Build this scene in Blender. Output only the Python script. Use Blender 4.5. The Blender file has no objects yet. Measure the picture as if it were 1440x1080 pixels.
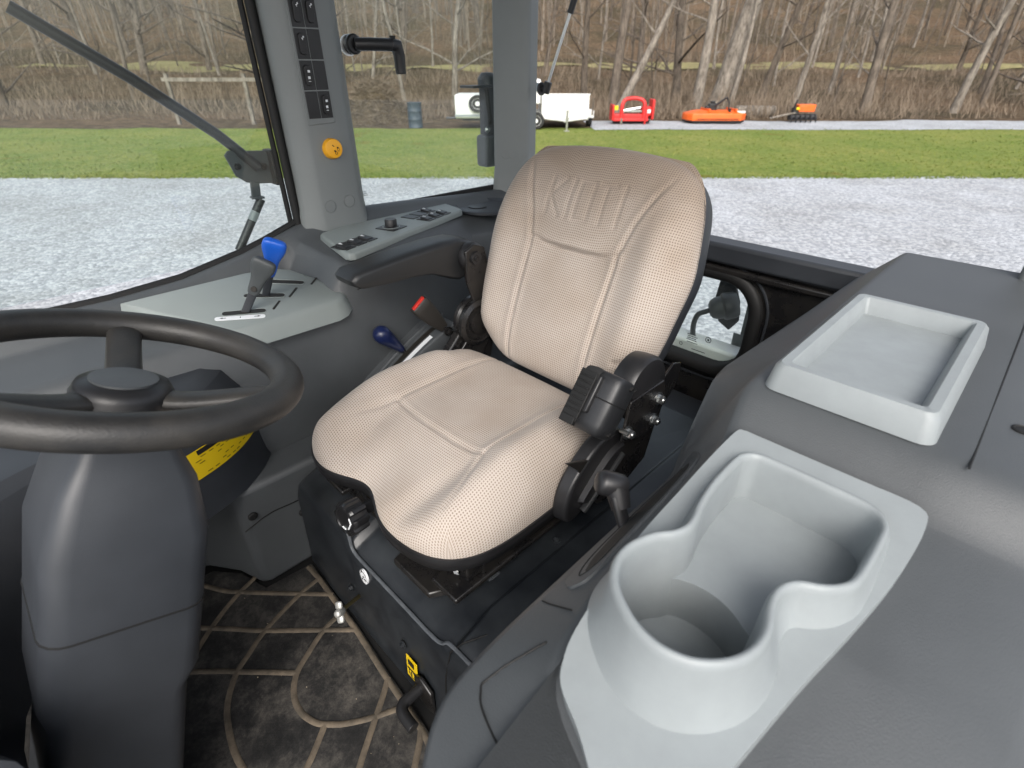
import bpy, bmesh, math, random
import numpy as np
from mathutils import Vector, Matrix, noise
random.seed(7)
S = bpy.context.scene
COL = S.collection
rad = math.radians

# ------------------------------------------------------------------ helpers
def V(*a): return Vector(a)
class MB:
    def __init__(s): s.v = []; s.f = []
    def add(s, vs, fs):
        o = len(s.v); s.v += [tuple(p) for p in vs]; s.f += [tuple(i + o for i in f) for f in fs]; return s
    def box(s, c, d, R=None):
        vs = []
        for z in (-1, 1):
            for x, y in ((-1, -1), (1, -1), (1, 1), (-1, 1)):
                p = V(x * d[0] / 2, y * d[1] / 2, z * d[2] / 2)
                if R: p = R @ p
                vs.append(V(*c) + p)
        return s.add(vs, [(3, 2, 1, 0), (4, 5, 6, 7), (0, 1, 5, 4), (1, 2, 6, 5), (2, 3, 7, 6), (3, 0, 4, 7)])
    def loft(s, rings, closed=True, caps=True):
        n = len(rings[0]); vs = [p for r in rings for p in r]; fs = []
        for i in range(len(rings) - 1):
            for j in range(n if closed else n - 1):
                a = i * n + j; b = i * n + (j + 1) % n
                fs.append((a, b, b + n, a + n))
        if caps:
            fs.append(tuple(reversed(range(n)))); fs.append(tuple(range((len(rings) - 1) * n, len(rings) * n)))
        return s.add(vs, fs)
    def prism(s, poly, lo, hi, axis='z'):
        def P(a, b, c):
            return {'z': (a, b, c), 'x': (c, a, b), 'y': (a, c, b)}[axis]
        return s.loft([[P(a, b, lo) for a, b in poly], [P(a, b, hi) for a, b in poly]])
    def tube(s, pts, r, n=10, caps=True, flat=1.0, up=None, closed=False):
        pts = [V(*p) for p in pts]; m = len(pts)
        rr = r if callable(r) else ((lambda t: r) if not isinstance(r, (list, tuple)) else (lambda t: r[min(m - 1, int(round(t * (m - 1))))]))
        rings = []; prev = None
        for i, p in enumerate(pts):
            if closed: t = (pts[(i + 1) % m] - pts[i - 1]).normalized()
            else: t = (pts[min(i + 1, m - 1)] - pts[max(i - 1, 0)]).normalized()
            if prev is None:
                u = V(*up) if up else (V(0, 0, 1) if abs(t.z) < .9 else V(1, 0, 0))
            else: u = prev
            a = (u - t * u.dot(t)).normalized(); b = t.cross(a); prev = a
            q = rr(i / max(1, m - 1))
            rings.append([p + a * (q * flat * math.cos(k * 2 * math.pi / n)) + b * (q * math.sin(k * 2 * math.pi / n)) for k in range(n)])
        if closed:
            rings.append(rings[0]); return s.loft(rings, True, False)
        return s.loft(rings, True, caps)
    def lathe(s, prof, o, axis=(0, 0, 1), n=28):
        ax = V(*axis).normalized(); u = ax.orthogonal().normalized(); w = ax.cross(u); rings = []
        for r, z in prof:
            rings.append([V(*o) + ax * z + u * (max(r, 1e-5) * math.cos(k * 2 * math.pi / n)) + w * (max(r, 1e-5) * math.sin(k * 2 * math.pi / n)) for k in range(n)])
        return s.loft(rings)
    def bolt(s, o, axis, r=.008, h=.007, washer=True):
        if washer: s.lathe([(r * 1.45, 0), (r * 1.45, h * .25), (r * 1.2, h * .3)], o, axis, 18)
        o2 = V(*o) + V(*axis).normalized() * h * .25
        s.lathe([(r, 0), (r, h * .9), (r * .85, h)], o2, axis, 6)
        return s.lathe([(r * .5, 0), (r * .5, h * 1.25)], o2, axis, 12)
    def plate(s, outer, holes, fmap, th):
        """flat plate with holes; fmap(a,b)->(point, normal)"""
        bm = bmesh.new(); ed = []
        for lp in [outer] + holes:
            vs = [bm.verts.new((a, b, 0)) for a, b in lp]
            ed += [bm.edges.new((vs[i], vs[(i + 1) % len(vs)])) for i in range(len(vs))]
        bmesh.ops.triangle_fill(bm, use_beauty=True, use_dissolve=False, edges=ed)
        bm.verts.index_update(); n = len(bm.verts)
        base = [(v.co.x, v.co.y) for v in bm.verts]
        faces = []
        for f in bm.faces:
            ids = [v.index for v in f.verts]
            if f.normal.z < 0: ids.reverse()
            faces.append(ids)
        top = [fmap(a, b) for a, b in base]
        vs = [V(*p) for p, nn in top] + [V(*p) - V(*nn) * th for p, nn in top]
        fs = [tuple(i) for i in faces] + [tuple(j + n for j in reversed(i)) for i in faces]
        k = 0
        for lp in [outer] + holes:
            m = len(lp)
            for i in range(m):
                a = k + i; b = k + (i + 1) % m
                fs.append((a, b, b + n, a + n))
            k += m
        bm.free(); return s.add(vs, fs)
    def build(s, name, mat, parent=None, bevel=0, seg=2, sub=0, smooth=38, origin=None, uv=None):
        me = bpy.data.meshes.new(name)
        o3 = V(*origin) if origin else V(0, 0, 0)
        me.from_pydata([V(*p) - o3 for p in s.v], [], s.f); me.update()
        bm = bmesh.new(); bm.from_mesh(me); bmesh.ops.recalc_face_normals(bm, faces=bm.faces); bm.to_mesh(me); bm.free()
        o = bpy.data.objects.new(name, me); COL.objects.link(o); o.location = o3
        me.materials.append(mat)
        if uv is not None:
            ul = me.uv_layers.new(name='UVMap')
            for l in me.loops: ul.data[l.index].uv = uv[l.vertex_index]
        if smooth:
            me.shade_smooth(); me.set_sharp_from_angle(angle=rad(smooth))
        if bevel:
            b = o.modifiers.new('bevel', 'BEVEL'); b.width = bevel; b.segments = seg; b.limit_method = 'ANGLE'; b.angle_limit = rad(35); b.harden_normals = False
            me.shade_smooth(); me.set_sharp_from_angle(angle=rad(50))
        if sub:
            m = o.modifiers.new('sub', 'SUBSURF'); m.levels = sub; m.render_levels = sub
        if parent: adopt(o, parent)
        return o
def adopt(o, p):
    o.parent = p
    if p.type == 'EMPTY' or p.location.length > 0: o.matrix_parent_inverse = Matrix.Translation(p.location).inverted()
def tag(o, label, cat, group=None, kind=None):
    if label: o['label'] = label
    if cat: o['category'] = cat
    if group: o['group'] = group
    if kind: o['kind'] = kind
    return o
def thing(name, loc, label, cat, group=None):
    o = bpy.data.objects.new(name, None); COL.objects.link(o); o.location = loc; o.empty_display_size = .05
    return tag(o, label, cat, group)
def rrect(cx, cy, w, h, r, n=6):
    pts = []
    for sx, sy, a0 in ((1, 1, 0), (-1, 1, 90), (-1, -1, 180), (1, -1, 270)):
        for i in range(n + 1):
            a = rad(a0 + 90 * i / n); pts.append((cx + sx * (w / 2 - r) + r * math.cos(a), cy + sy * (h / 2 - r) + r * math.sin(a)))
    return pts
def smooth_closed(pts, k=6):
    n = len(pts); out = []
    for i in range(n):
        p0, p1, p2, p3 = [np.array(pts[(i + j) % n], float) for j in (-1, 0, 1, 2)]
        for t in np.linspace(0, 1, k, endpoint=False):
            out.append(tuple(.5 * ((2 * p1) + (-p0 + p2) * t + (2 * p0 - 5 * p1 + 4 * p2 - p3) * t * t + (-p0 + 3 * p1 - 3 * p2 + p3) * t ** 3)))
    return out
def smooth_open(pts, k=6):
    P = [np.array(p, float) for p in pts]; P = [2 * P[0] - P[1]] + P + [2 * P[-1] - P[-2]]; out = []
    for i in range(1, len(P) - 2):
        p0, p1, p2, p3 = P[i - 1:i + 3]
        for t in np.linspace(0, 1, k, endpoint=False):
            out.append(tuple(.5 * ((2 * p1) + (-p0 + p2) * t + (2 * p0 - 5 * p1 + 4 * p2 - p3) * t * t + (-p0 + 3 * p1 - 3 * p2 + p3) * t ** 3)))
    return out + [tuple(P[-2])]
def offset(poly, d):
    n = len(poly); out = []
    area = sum(poly[i][0] * poly[(i + 1) % n][1] - poly[(i + 1) % n][0] * poly[i][1] for i in range(n))
    sg = 1 if area > 0 else -1
    for i in range(n):
        a = np.array(poly[i - 1]); b = np.array(poly[(i + 1) % n]); t = (b - a) / (np.linalg.norm(b - a) + 1e-9)
        out.append((poly[i][0] + sg * t[1] * d, poly[i][1] - sg * t[0] * d))
    return out
def sstep(a, b, x):
    t = np.clip((x - a) / (b - a), 0, 1); return t * t * (3 - 2 * t)

# ------------------------------------------------------------------ materials
def mat(name, col, rough=.5, spec=.5, metal=0, bump=0, bscale=400, var=0, vscale=6, var2=None, coat=0, bdist=.001):
    m = bpy.data.materials.new(name); m.use_nodes = True; nt = m.node_tree; b = nt.nodes['Principled BSDF']
    b.inputs['Base Color'].default_value = (*col, 1); b.inputs['Roughness'].default_value = rough
    b.inputs['Specular IOR Level'].default_value = spec; b.inputs['Metallic'].default_value = metal
    b.inputs['Coat Weight'].default_value = coat
    if bump or var:
        tc = nt.nodes.new('ShaderNodeTexCoord')
    if bump:
        n = nt.nodes.new('ShaderNodeTexNoise'); n.inputs['Scale'].default_value = bscale; n.inputs['Detail'].default_value = 3
        bp = nt.nodes.new('ShaderNodeBump'); bp.inputs['Strength'].default_value = bump; bp.inputs['Distance'].default_value = bdist
        nt.links.new(tc.outputs['Object'], n.inputs['Vector']); nt.links.new(n.outputs['Fac'], bp.inputs['Height']); nt.links.new(bp.outputs['Normal'], b.inputs['Normal'])
    if var:
        n2 = nt.nodes.new('ShaderNodeTexNoise'); n2.inputs['Scale'].default_value = vscale; n2.inputs['Detail'].default_value = 6; n2.inputs['Roughness'].default_value = .65
        r = nt.nodes.new('ShaderNodeValToRGB'); r.color_ramp.elements[0].position = .35; r.color_ramp.elements[1].position = .7
        c2 = var2 or tuple(min(1, c * (1 + var)) for c in col)
        r.color_ramp.elements[0].color = (*col, 1); r.color_ramp.elements[1].color = (*c2, 1)
        nt.links.new(tc.outputs['Object'], n2.inputs['Vector']); nt.links.new(n2.outputs['Fac'], r.inputs['Fac']); nt.links.new(r.outputs['Color'], b.inputs['Base Color'])
        mr = nt.nodes.new('ShaderNodeMapRange'); mr.inputs['To Min'].default_value = rough - .06; mr.inputs['To Max'].default_value = rough + .1
        nt.links.new(n2.outputs['Fac'], mr.inputs['Value']); nt.links.new(mr.outputs['Result'], b.inputs['Roughness'])
    return m
M = {}
M['dark'] = mat('dark_grey_plastic', (.056, .061, .065), .46, .5, bump=.4, bscale=700, var=.25, vscale=5)
M['darker'] = mat('charcoal_plastic', (.026, .029, .034), .42, .5, bump=.2, bscale=900, var=.35, vscale=7)
M['pillar'] = mat('grey_pillar_plastic', (.165, .178, .178), .5, .45, bump=.2, bscale=1100, var=.1, vscale=4)
M['light'] = mat('pale_grey_plastic', (.265, .29, .298), .40, .45, bump=.22, bscale=1100, var=-.10, vscale=22)
M['plate'] = mat('grey_green_plastic', (.215, .242, .236), .45, .45, bump=.15, bscale=1200, var=.06, vscale=9)
M['black'] = mat('black_plastic', (.012, .012, .013), .38, .5, bump=.12, bscale=900, var=.6, vscale=12)
M['rubber'] = mat('black_rubber', (.010, .010, .010), .62, .35)
M['steel'] = mat('black_painted_steel', (.008, .008, .009), .26, .5, var=1.6, vscale=16, var2=(.022, .02, .018))
M['ped'] = mat('dusty_black_steel', (.010, .012, .015), .36, .5, bump=.1, bscale=60, var=1, vscale=11, var2=(.028, .032, .036))
M['scuff'] = mat('scuffed_edge', (.065, .072, .08), .5, .5, var=.6, vscale=40)
M['zinc'] = mat('zinc_plated_steel', (.62, .63, .62), .28, .5, 1, var=.1, vscale=60)
M['brass'] = mat('brass_plated_steel', (.65, .52, .25), .3, .5, 1)
M['white'] = mat('white_print', (.72, .74, .76), .45)
M['wpaint'] = mat('white_paint', (.78, .78, .76), .4, var=-.1, vscale=3)
M['yellow'] = mat('yellow_label', (.75, .52, .01), .4)
M['ink'] = mat('black_ink', (.015, .013, .01), .5)
M['amber'] = mat('amber_plastic', (.80, .38, .012), .35, .5)
M['red'] = mat('red_plastic', (.62, .03, .02), .35)
M['blue'] = mat('blue_plastic', (.012, .10, .52), .35)
M['navy'] = mat('navy_plastic', (.007, .013, .055), .3)
M['leverg'] = mat('lever_grip_grey', (.055, .062, .065), .5, bump=.15, bscale=900)
M['armrest'] = mat('armrest_vinyl', (.018, .019, .020), .42, bump=.25, bscale=700)
M['wheel'] = mat('steering_wheel_urethane', (.017, .017, .017), .45, bump=.4, bscale=420, var=.9, vscale=14, var2=(.038, .035, .031))
M['belt'] = mat('belt_buckle_plastic', (.030, .027, .024), .42, bump=.2, bscale=900)
M['mred'] = mat('mower_red_paint', (.62, .025, .022), .4, var=-.25, vscale=5)
M['orange'] = mat('mower_orange_paint', (.80, .13, .012), .42, var=-.2, vscale=4)
M['drum'] = mat('steel_drum_paint', (.03, .045, .06), .5, var=.5, vscale=5)
M['tyre'] = mat('tyre_rubber', (.015, .015, .015), .7)
M['roof'] = mat('headliner', (.10, .105, .105), .8)

def nodes(name):
    m = bpy.data.materials.new(name); m.use_nodes = True; nt = m.node_tree
    return m, nt, nt.nodes['Principled BSDF'], nt.nodes.new, nt.links.new
def ramp(nt, stops):
    r = nt.nodes.new('ShaderNodeValToRGB'); e = r.color_ramp.elements
    while len(e) < len(stops): e.new(.5)
    for k, (p, c) in enumerate(stops): e[k].position = p; e[k].color = (*c, 1)
    return r
def fabric():
    m, nt, b, N, L = nodes('checked_seat_fabric')
    uv = N('ShaderNodeUVMap'); sp = N('ShaderNodeSeparateXYZ'); L(uv.outputs['UV'], sp.inputs[0])
    def mth(op, a, bb=None, c=None):
        n = N('ShaderNodeMath'); n.operation = op
        for k, x in enumerate((a, bb, c)):
            if x is None: continue
            if isinstance(x, (int, float)): n.inputs[k].default_value = x
            else: L(x, n.inputs[k])
        return n.outputs[0]
    w = 2 * math.pi / .0051
    su = mth('SINE', mth('MULTIPLY', sp.outputs[0], w)); sv = mth('SINE', mth('MULTIPLY', sp.outputs[1], w))
    a = mth('MULTIPLY_ADD', su, .5, .5); c = mth('MULTIPLY_ADD', sv, .5, .5)
    d = mth('MULTIPLY', a, c)
    mr = N('ShaderNodeMapRange'); mr.interpolation_type = 'SMOOTHSTEP'; mr.inputs['From Min'].default_value = .16; mr.inputs['From Max'].default_value = .62; L(d, mr.inputs['Value'])
    tc = N('ShaderNodeTexCoord'); nz = N('ShaderNodeTexNoise'); nz.inputs['Scale'].default_value = 7; nz.inputs['Detail'].default_value = 5; L(tc.outputs['Object'], nz.inputs['Vector'])
    dirt = ramp(nt, [(.38, (1, 1, 1)), (.72, (.80, .76, .71))]); L(nz.outputs['Fac'], dirt.inputs['Fac'])
    mx = N('ShaderNodeMix'); mx.data_type = 'RGBA'; mx.inputs[6].default_value = (.50, .442, .392, 1); mx.inputs[7].default_value = (.255, .205, .168, 1)
    L(mr.outputs['Result'], mx.inputs[0])
    m2 = N('ShaderNodeMix'); m2.data_type = 'RGBA'; m2.blend_type = 'MULTIPLY'; m2.inputs[0].default_value = .8; L(mx.outputs[2], m2.inputs[6]); L(dirt.outputs['Color'], m2.inputs[7])
    # soiling with some roof shade painted in, darker towards the top of the backrest
    sx = N('ShaderNodeSeparateXYZ'); L(tc.outputs['Object'], sx.inputs[0])
    nm = mth('MULTIPLY_ADD', nz.outputs['Fac'], .12, sx.outputs[2])
    mr2 = N('ShaderNodeMapRange'); mr2.interpolation_type = 'SMOOTHSTEP'; mr2.inputs['From Min'].default_value = .80; mr2.inputs['From Max'].default_value = 1.02; L(nm, mr2.inputs['Value'])
    m3 = N('ShaderNodeMix'); m3.data_type = 'RGBA'; m3.blend_type = 'MULTIPLY'; m3.inputs[7].default_value = (.60, .55, .50, 1); L(m2.outputs[2], m3.inputs[6]); L(mr2.outputs['Result'], m3.inputs[0])
    L(m3.outputs[2], b.inputs['Base Color'])
    b.inputs['Roughness'].default_value = .9; b.inputs['Specular IOR Level'].default_value = .2
    b.inputs['Sheen Weight'].default_value = .15
    bp = N('ShaderNodeBump'); bp.inputs['Strength'].default_value = .5; bp.inputs['Distance'].default_value = .0006; bp.invert = True
    L(d, bp.inputs['Height']); L(bp.outputs['Normal'], b.inputs['Normal'])
    return m
M['fabric'] = fabric()
def ground_mat(name, kind):
    m, nt, b, N, L = nodes(name); tc = N('ShaderNodeTexCoord')
    b.inputs['Roughness'].default_value = .95; b.inputs['Specular IOR Level'].default_value = .15
    def nz(scale, det=5, rough=.6):
        n = N('ShaderNodeTexNoise'); n.inputs['Scale'].default_value = scale; n.inputs['Detail'].default_value = det; n.inputs['Roughness'].default_value = rough; L(tc.outputs['Object'], n.inputs['Vector']); return n
    bp = N('ShaderNodeBump'); L(bp.outputs['Normal'], b.inputs['Normal'])
    mx = N('ShaderNodeMix'); mx.data_type = 'RGBA'; mx.blend_type = 'MULTIPLY'; mx.inputs[0].default_value = 1
    if kind == 'gravel':
        vo = N('ShaderNodeTexVoronoi'); vo.inputs['Scale'].default_value = 26; vo.inputs['Randomness'].default_value = 1; L(tc.outputs['Object'], vo.inputs['Vector'])
        sp = N('ShaderNodeSeparateColor'); L(vo.outputs['Color'], sp.inputs[0])
        r1 = ramp(nt, [(0, (.27, .285, .305)), (.5, (.38, .395, .415)), (1, (.54, .555, .575))]); L(sp.outputs[0], r1.inputs['Fac'])
        n2 = nz(.7, 6, .7); r2 = ramp(nt, [(.34, (.80, .79, .77)), (.60, (1, 1, 1))]); L(n2.outputs['Fac'], r2.inputs['Fac'])
        L(r1.outputs['Color'], mx.inputs[6]); L(r2.outputs['Color'], mx.inputs[7])
        inv = N('ShaderNodeMath'); inv.operation = 'SUBTRACT'; inv.inputs[0].default_value = 1; L(vo.outputs['Distance'], inv.inputs[1])
        L(inv.outputs[0], bp.inputs['Height']); bp.inputs['Strength'].default_value = .6; bp.inputs['Distance'].default_value = .018
    elif kind == 'grass':
        n1 = nz(9, 7, .75); r1 = ramp(nt, [(.3, (.10, .135, .03)), (.5, (.185, .22, .06)), (.7, (.31, .30, .115))]); L(n1.outputs['Fac'], r1.inputs['Fac'])
        n2 = nz(.45, 5, .6); r2 = ramp(nt, [(.28, (.95, .62, .52)), (.40, (.80, .92, .72)), (.65, (1.1, 1.05, .95))]); L(n2.outputs['Fac'], r2.inputs['Fac'])
        L(r1.outputs['Color'], mx.inputs[6]); L(r2.outputs['Color'], mx.inputs[7])
        n3 = nz(40, 4); L(n3.outputs['Fac'], bp.inputs['Height']); bp.inputs['Strength'].default_value = .8; bp.inputs['Distance'].default_value = .05
    else:
        n1 = nz(2.2, 8, .75); r1 = ramp(nt, [(.3, (.062, .048, .034)), (.5, (.145, .112, .078)), (.72, (.28, .222, .158))]); L(n1.outputs['Fac'], r1.inputs['Fac'])
        n2 = nz(.09, 4, .6); r2 = ramp(nt, [(.38, (.62, .64, .55)), (.62, (1.15, 1.0, .88))]); L(n2.outputs['Fac'], r2.inputs['Fac'])
        L(r1.outputs['Color'], mx.inputs[6]); L(r2.outputs['Color'], mx.inputs[7])
        n3 = nz(9, 6, .8); L(n3.outputs['Fac'], bp.inputs['Height']); bp.inputs['Strength'].default_value = .9; bp.inputs['Distance'].default_value = .25
    L(mx.outputs[2], b.inputs['Base Color']); return m
M['gravel'] = ground_mat('crushed_stone', 'gravel'); M['grass'] = ground_mat('winter_grass', 'grass'); M['leaves'] = ground_mat('leaf_litter', 'leaf')
def bark(name, c0, c1, sc):
    m, nt, b, N, L = nodes(name); tc = N('ShaderNodeTexCoord'); mp = N('ShaderNodeMapping'); mp.inputs['Scale'].default_value = (1, 1, .3); L(tc.outputs['Object'], mp.inputs[0])
    n = N('ShaderNodeTexNoise'); n.inputs['Scale'].default_value = sc; n.inputs['Detail'].default_value = 7; n.inputs['Roughness'].default_value = .75; L(mp.outputs[0], n.inputs['Vector'])
    r = ramp(nt, [(.36, c0), (.64, c1)]); L(n.outputs['Fac'], r.inputs['Fac']); L(r.outputs['Color'], b.inputs['Base Color']); b.inputs['Roughness'].default_value = .9
    bp = N('ShaderNodeBump'); bp.inputs['Strength'].default_value = .8; bp.inputs['Distance'].default_value = .05; L(n.outputs['Fac'], bp.inputs['Height']); L(bp.outputs['Normal'], b.inputs['Normal'])
    return m
M['bark_pale'] = bark('pale_lichen_bark', (.085, .07, .055), (.30, .265, .22), 7)
M['bark_dark'] = bark('dark_bark', (.035, .027, .020), (.15, .12, .09), 6)
M['bark_mid'] = bark('grey_brown_bark', (.06, .047, .036), (.20, .165, .13), 6)
M['twig'] = mat('dry_twigs', (.135, .105, .075), .9, var=.9, vscale=3)
def matmat():
    m, nt, b, N, L = nodes('dirty_rubber_mat'); tc = N('ShaderNodeTexCoord')
    n = N('ShaderNodeTexNoise'); n.inputs['Scale'].default_value = 12; n.inputs['Detail'].default_value = 10; n.inputs['Roughness'].default_value = .8; n.inputs['Distortion'].default_value = .1; L(tc.outputs['Object'], n.inputs['Vector'])
    r = ramp(nt, [(.38, (.006, .006, .006)), (.48, (.020, .019, .018)), (.56, (.050, .046, .041)), (.70, (.105, .095, .081))]); L(n.outputs['Fac'], r.inputs['Fac']); L(r.outputs['Color'], b.inputs['Base Color'])
    b.inputs['Roughness'].default_value = .62
    vo = N('ShaderNodeTexChecker'); vo.inputs['Scale'].default_value = 330; L(tc.outputs['Object'], vo.inputs['Vector'])
    bp = N('ShaderNodeBump'); bp.inputs['Strength'].default_value = .35; bp.inputs['Distance'].default_value = .001; L(vo.outputs['Fac'], bp.inputs['Height']); L(bp.outputs['Normal'], b.inputs['Normal'])
    return m
M['mat'] = matmat()
M['rib'] = mat('muddy_rib', (.07, .058, .043), .8, var=1, vscale=30, var2=(.165, .13, .092), bump=.3, bscale=300)
def glass(name, tint, haze=.012):
    m = bpy.data.materials.new(name); m.use_nodes = True; nt = m.node_tree; nt.nodes.clear(); N = nt.nodes.new; L = nt.links.new
    o = N('ShaderNodeOutputMaterial'); t = N('ShaderNodeBsdfTransparent'); t.inputs[0].default_value = (*tint, 1); g = N('ShaderNodeBsdfGlossy'); g.inputs['Roughness'].default_value = .02
    f = N('ShaderNodeFresnel'); ge = N('ShaderNodeNewGeometry'); mr = N('ShaderNodeMapRange'); mr.inputs['To Min'].default_value = 1.45; mr.inputs['To Max'].default_value = 1 / 1.45; L(ge.outputs['Backfacing'], mr.inputs['Value']); L(mr.outputs['Result'], f.inputs['IOR']); mx = N('ShaderNodeMixShader'); L(f.outputs[0], mx.inputs[0]); L(t.outputs[0], mx.inputs[1]); L(g.outputs[0], mx.inputs[2]); df = N('ShaderNodeBsdfDiffuse'); df.inputs[0].default_value = (.8, .82, .8, 1); m2 = N('ShaderNodeMixShader'); m2.inputs[0].default_value = haze; L(mx.outputs[0], m2.inputs[1]); L(df.outputs[0], m2.inputs[2]); L(m2.outputs[0], o.inputs[0])
    return m
M['glass'] = glass('tinted_glass', (.94, .975, .965))

# ------------------------------------------------------------------ camera, light
cam = bpy.data.cameras.new('camera'); co = bpy.data.objects.new('camera', cam); COL.objects.link(co); S.camera = co
co.location = (-.70, .75, 1.10); cam.sensor_width = 36; cam.lens = 18.5; cam.clip_start = .01; cam.clip_end = 2000
co.rotation_euler = (rad(90 - 31), 0, rad(-135))
cam.dof.use_dof = True; cam.dof.focus_distance = 1.05; cam.dof.aperture_fstop = 5.2
W = bpy.data.worlds.new('World'); S.world = W; W.use_nodes = True; wn = W.node_tree
sky = wn.nodes.new('ShaderNodeTexSky'); sky.sky_type = 'NISHITA'; sky.sun_disc = False
SUN_EL, SUN_AZ = 42, 134      # azimuth of the sun measured from +X towards +Y
sky.sun_elevation = rad(SUN_EL); sky.sun_rotation = rad(90 - SUN_AZ); sky.air_density = 1.0; sky.dust_density = 4.0; sky.ozone_density = 1.0
hs = wn.nodes.new('ShaderNodeHueSaturation'); hs.inputs['Saturation'].default_value = .45
wn.links.new(sky.outputs[0], hs.inputs['Color']); wn.links.new(hs.outputs[0], wn.nodes['Background'].inputs[0]); wn.nodes['Background'].inputs[1].default_value = .15
sl = bpy.data.lights.new('sun', 'SUN'); so = bpy.data.objects.new('sun', sl); COL.objects.link(so)
sl.energy = .95; sl.angle = rad(35); sl.color = (1, .97, .93)
sd = V(math.cos(rad(SUN_AZ)) * math.cos(rad(SUN_EL)), math.sin(rad(SUN_AZ)) * math.cos(rad(SUN_EL)), math.sin(rad(SUN_EL)))
so.rotation_euler = sd.to_track_quat('Z', 'Y').to_euler(); so.location = sd * 20
S.view_settings.view_transform = 'Standard'; S.view_settings.look = 'None'; S.view_settings.gamma = 1; S.view_settings.exposure = .92
S.cycles.max_bounces = 10; S.cycles.transparent_max_bounces = 16

# ================================================================== CAB
# ---- floor
fl = MB().box((0, .35, -.03), (1.5, 2.1, .06)).build('floor', M['rubber'], smooth=0); tag(fl, None, None, kind='structure')

# ---- floor mat with raised ribs
mt = thing('floor_mat', (.05, .7, 0), 'black rubber floor mat with dirty tan curved ribs in front of the seat', 'floor mat')
outer = [(-.62, .50), (-.272, .500), (-.202, .492), (-.07, .483), (.064, .472), (.182, .466), (.316, .462), (.325, .575), (.41, .600), (.47, .65), (.47, 1.30), (-.62, 1.30)]
MB().prism(outer, .001, .010).build('mat_sheet', M['mat'], mt, bevel=.003)
ribs = [
 [(.47, .70), (.389, .654), (.357, .627), (.319, .593), (.25, .527), (.190, .470)],
 [(.42, .83), (.35, .755), (.284, .692), (.255, .666), (.21, .625), (.123, .536), (.068, .480)],
 [(.34, .90), (.25, .80), (.182, .729), (.156, .705), (.109, .659), (.07, .622)],
 [(.39, .54 + .03), (.372, .586), (.355, .628), (.328, .676), (.28, .74), (.20, .82), (.10, .88), (-.05, .90), (-.2, .87), (-.35, .8)],
 [(.258, .468), (.247, .529), (.213, .624), (.183, .673), (.154, .714), (.099, .751), (.032, .768), (-.023, .771), (-.1, .762), (-.2, .735), (-.3, .69), (-.38, .63)],
 [(.13, .486), (.119, .533), (.09, .587), (.065, .624), (.028, .646), (-.012, .651), (-.05, .64), (-.073, .622), (-.094, .599), (-.121, .556), (-.146, .503)],
 [(-.075, .490), (-.1, .519), (-.128, .556), (-.161, .599), (-.20, .65), (-.25, .74), (-.29, .86)],
 [(-.068, .63), (-.093, .662), (-.109, .685), (-.14, .74), (-.17, .85)],
 [(-.202, .500), (-.22, .516), (-.247, .547), (-.30, .61), (-.37, .72)],
 [(.31, .474), (.258, .472), (.182, .476), (.064, .481), (-.07, .493), (-.202, .502), (-.272, .512), (-.45, .515)]]
rb = MB()
for p in ribs:
    q = smooth_open(p, 5)
    rb.tube([(x, y, .0105) for x, y in q], .0060, 8, flat=.42, up=(0, 0, 1))
rb.build('rib_pattern', M['rib'], mt)
cr = MB()
for _ in range(26):
    x = random.uniform(-.3, .42); y = random.uniform(.5, .9); r = random.uniform(.0006, .0015)
    cr.lathe([(r, 0), (r * .8, r * .8), (0, r)], (x, y, .0100), (random.uniform(-.3, .3), .1, 1), 5)
o = cr.build('crumb_litter', mat('dry_crumbs', (.30, .25, .18), .9), mt); o['kind'] = 'stuff'

# ---- seat pedestal
pd = thing('seat_pedestal', (0, .2, 0), 'black moulded seat pedestal with scuffed pale ridge and small stickers under the seat', 'seat base')
prof = [(.463, 0), (.452, .205), (.444, .232), (.425, .243), (.405, .250), (.36, .268), (-.45, .272), (-.45, 0)]
b = MB()
xs = [-.335, -.30, -.255, -.245, .07, .085, .20, .31, .33]
def pedring(x):
    k = 0.0 if -.25 <= x <= .08 else 1.0
    rg = []
    for y, z in prof:
        if k and y > .35 and z > .2: z2 = z + .018; y2 = y - .004
        else: y2, z2 = y, z
        if x > .20: y2 = min(y2, .455)
        rg.append((x, y2, z2))
    return rg
b.loft([pedring(x) for x in xs]).build('body', M['ped'], pd, bevel=.006, seg=3)
MB().tube(smooth_open([(.11, .440, .300), (.085, .443, .272), (.066, .4465, .238), (-.02, .4468, .2345), (-.115, .4468, .2345), (-.195, .4468, .2345), (-.222, .445, .240), (-.238, .442, .254), (-.27, .4405, .2545), (-.332, .4405, .2545)], 5), .0036, 8, flat=.7).build('worn_ridge', M['scuff'], pd)
ox = .024
sticker = MB().loft([[(ox + .0142 * math.cos(a), y - .05 * .018 * math.sin(a), .206 + .0185 * math.sin(a)) for a in np.linspace(0, 2 * math.pi, 40, endpoint=False)] for y in (.4515, .4556)])
sticker.build('sticker', M['white'], pd)
ic = MB()
for (x, z, w, h) in ((.006, .012, .004, .003), (.000, .0, .006, .002), (-.003, -.004, .003, .003), (.005, -.007, .004, .003), (-.008, -.003, .003, .004)):
    ic.box((ox + x, .4561 - z * .05, .206 + z * 1.2), (w, .001, h), Matrix.Rotation(rad(20), 3, 'Y'))
ic.tube([(ox + .0105 * math.cos(a), .4559 - .0007 * math.sin(a), .206 + .0135 * math.sin(a)) for a in np.linspace(rad(20), rad(160), 12)], .0006, 5)
ic.build('sticker_print', M['ink'], pd)
lb = MB().box((-.138, .4655, .085), (.034, .0015, .062), Matrix.Rotation(rad(3), 3, 'X')).build('warning_label', M['yellow'], pd)
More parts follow.
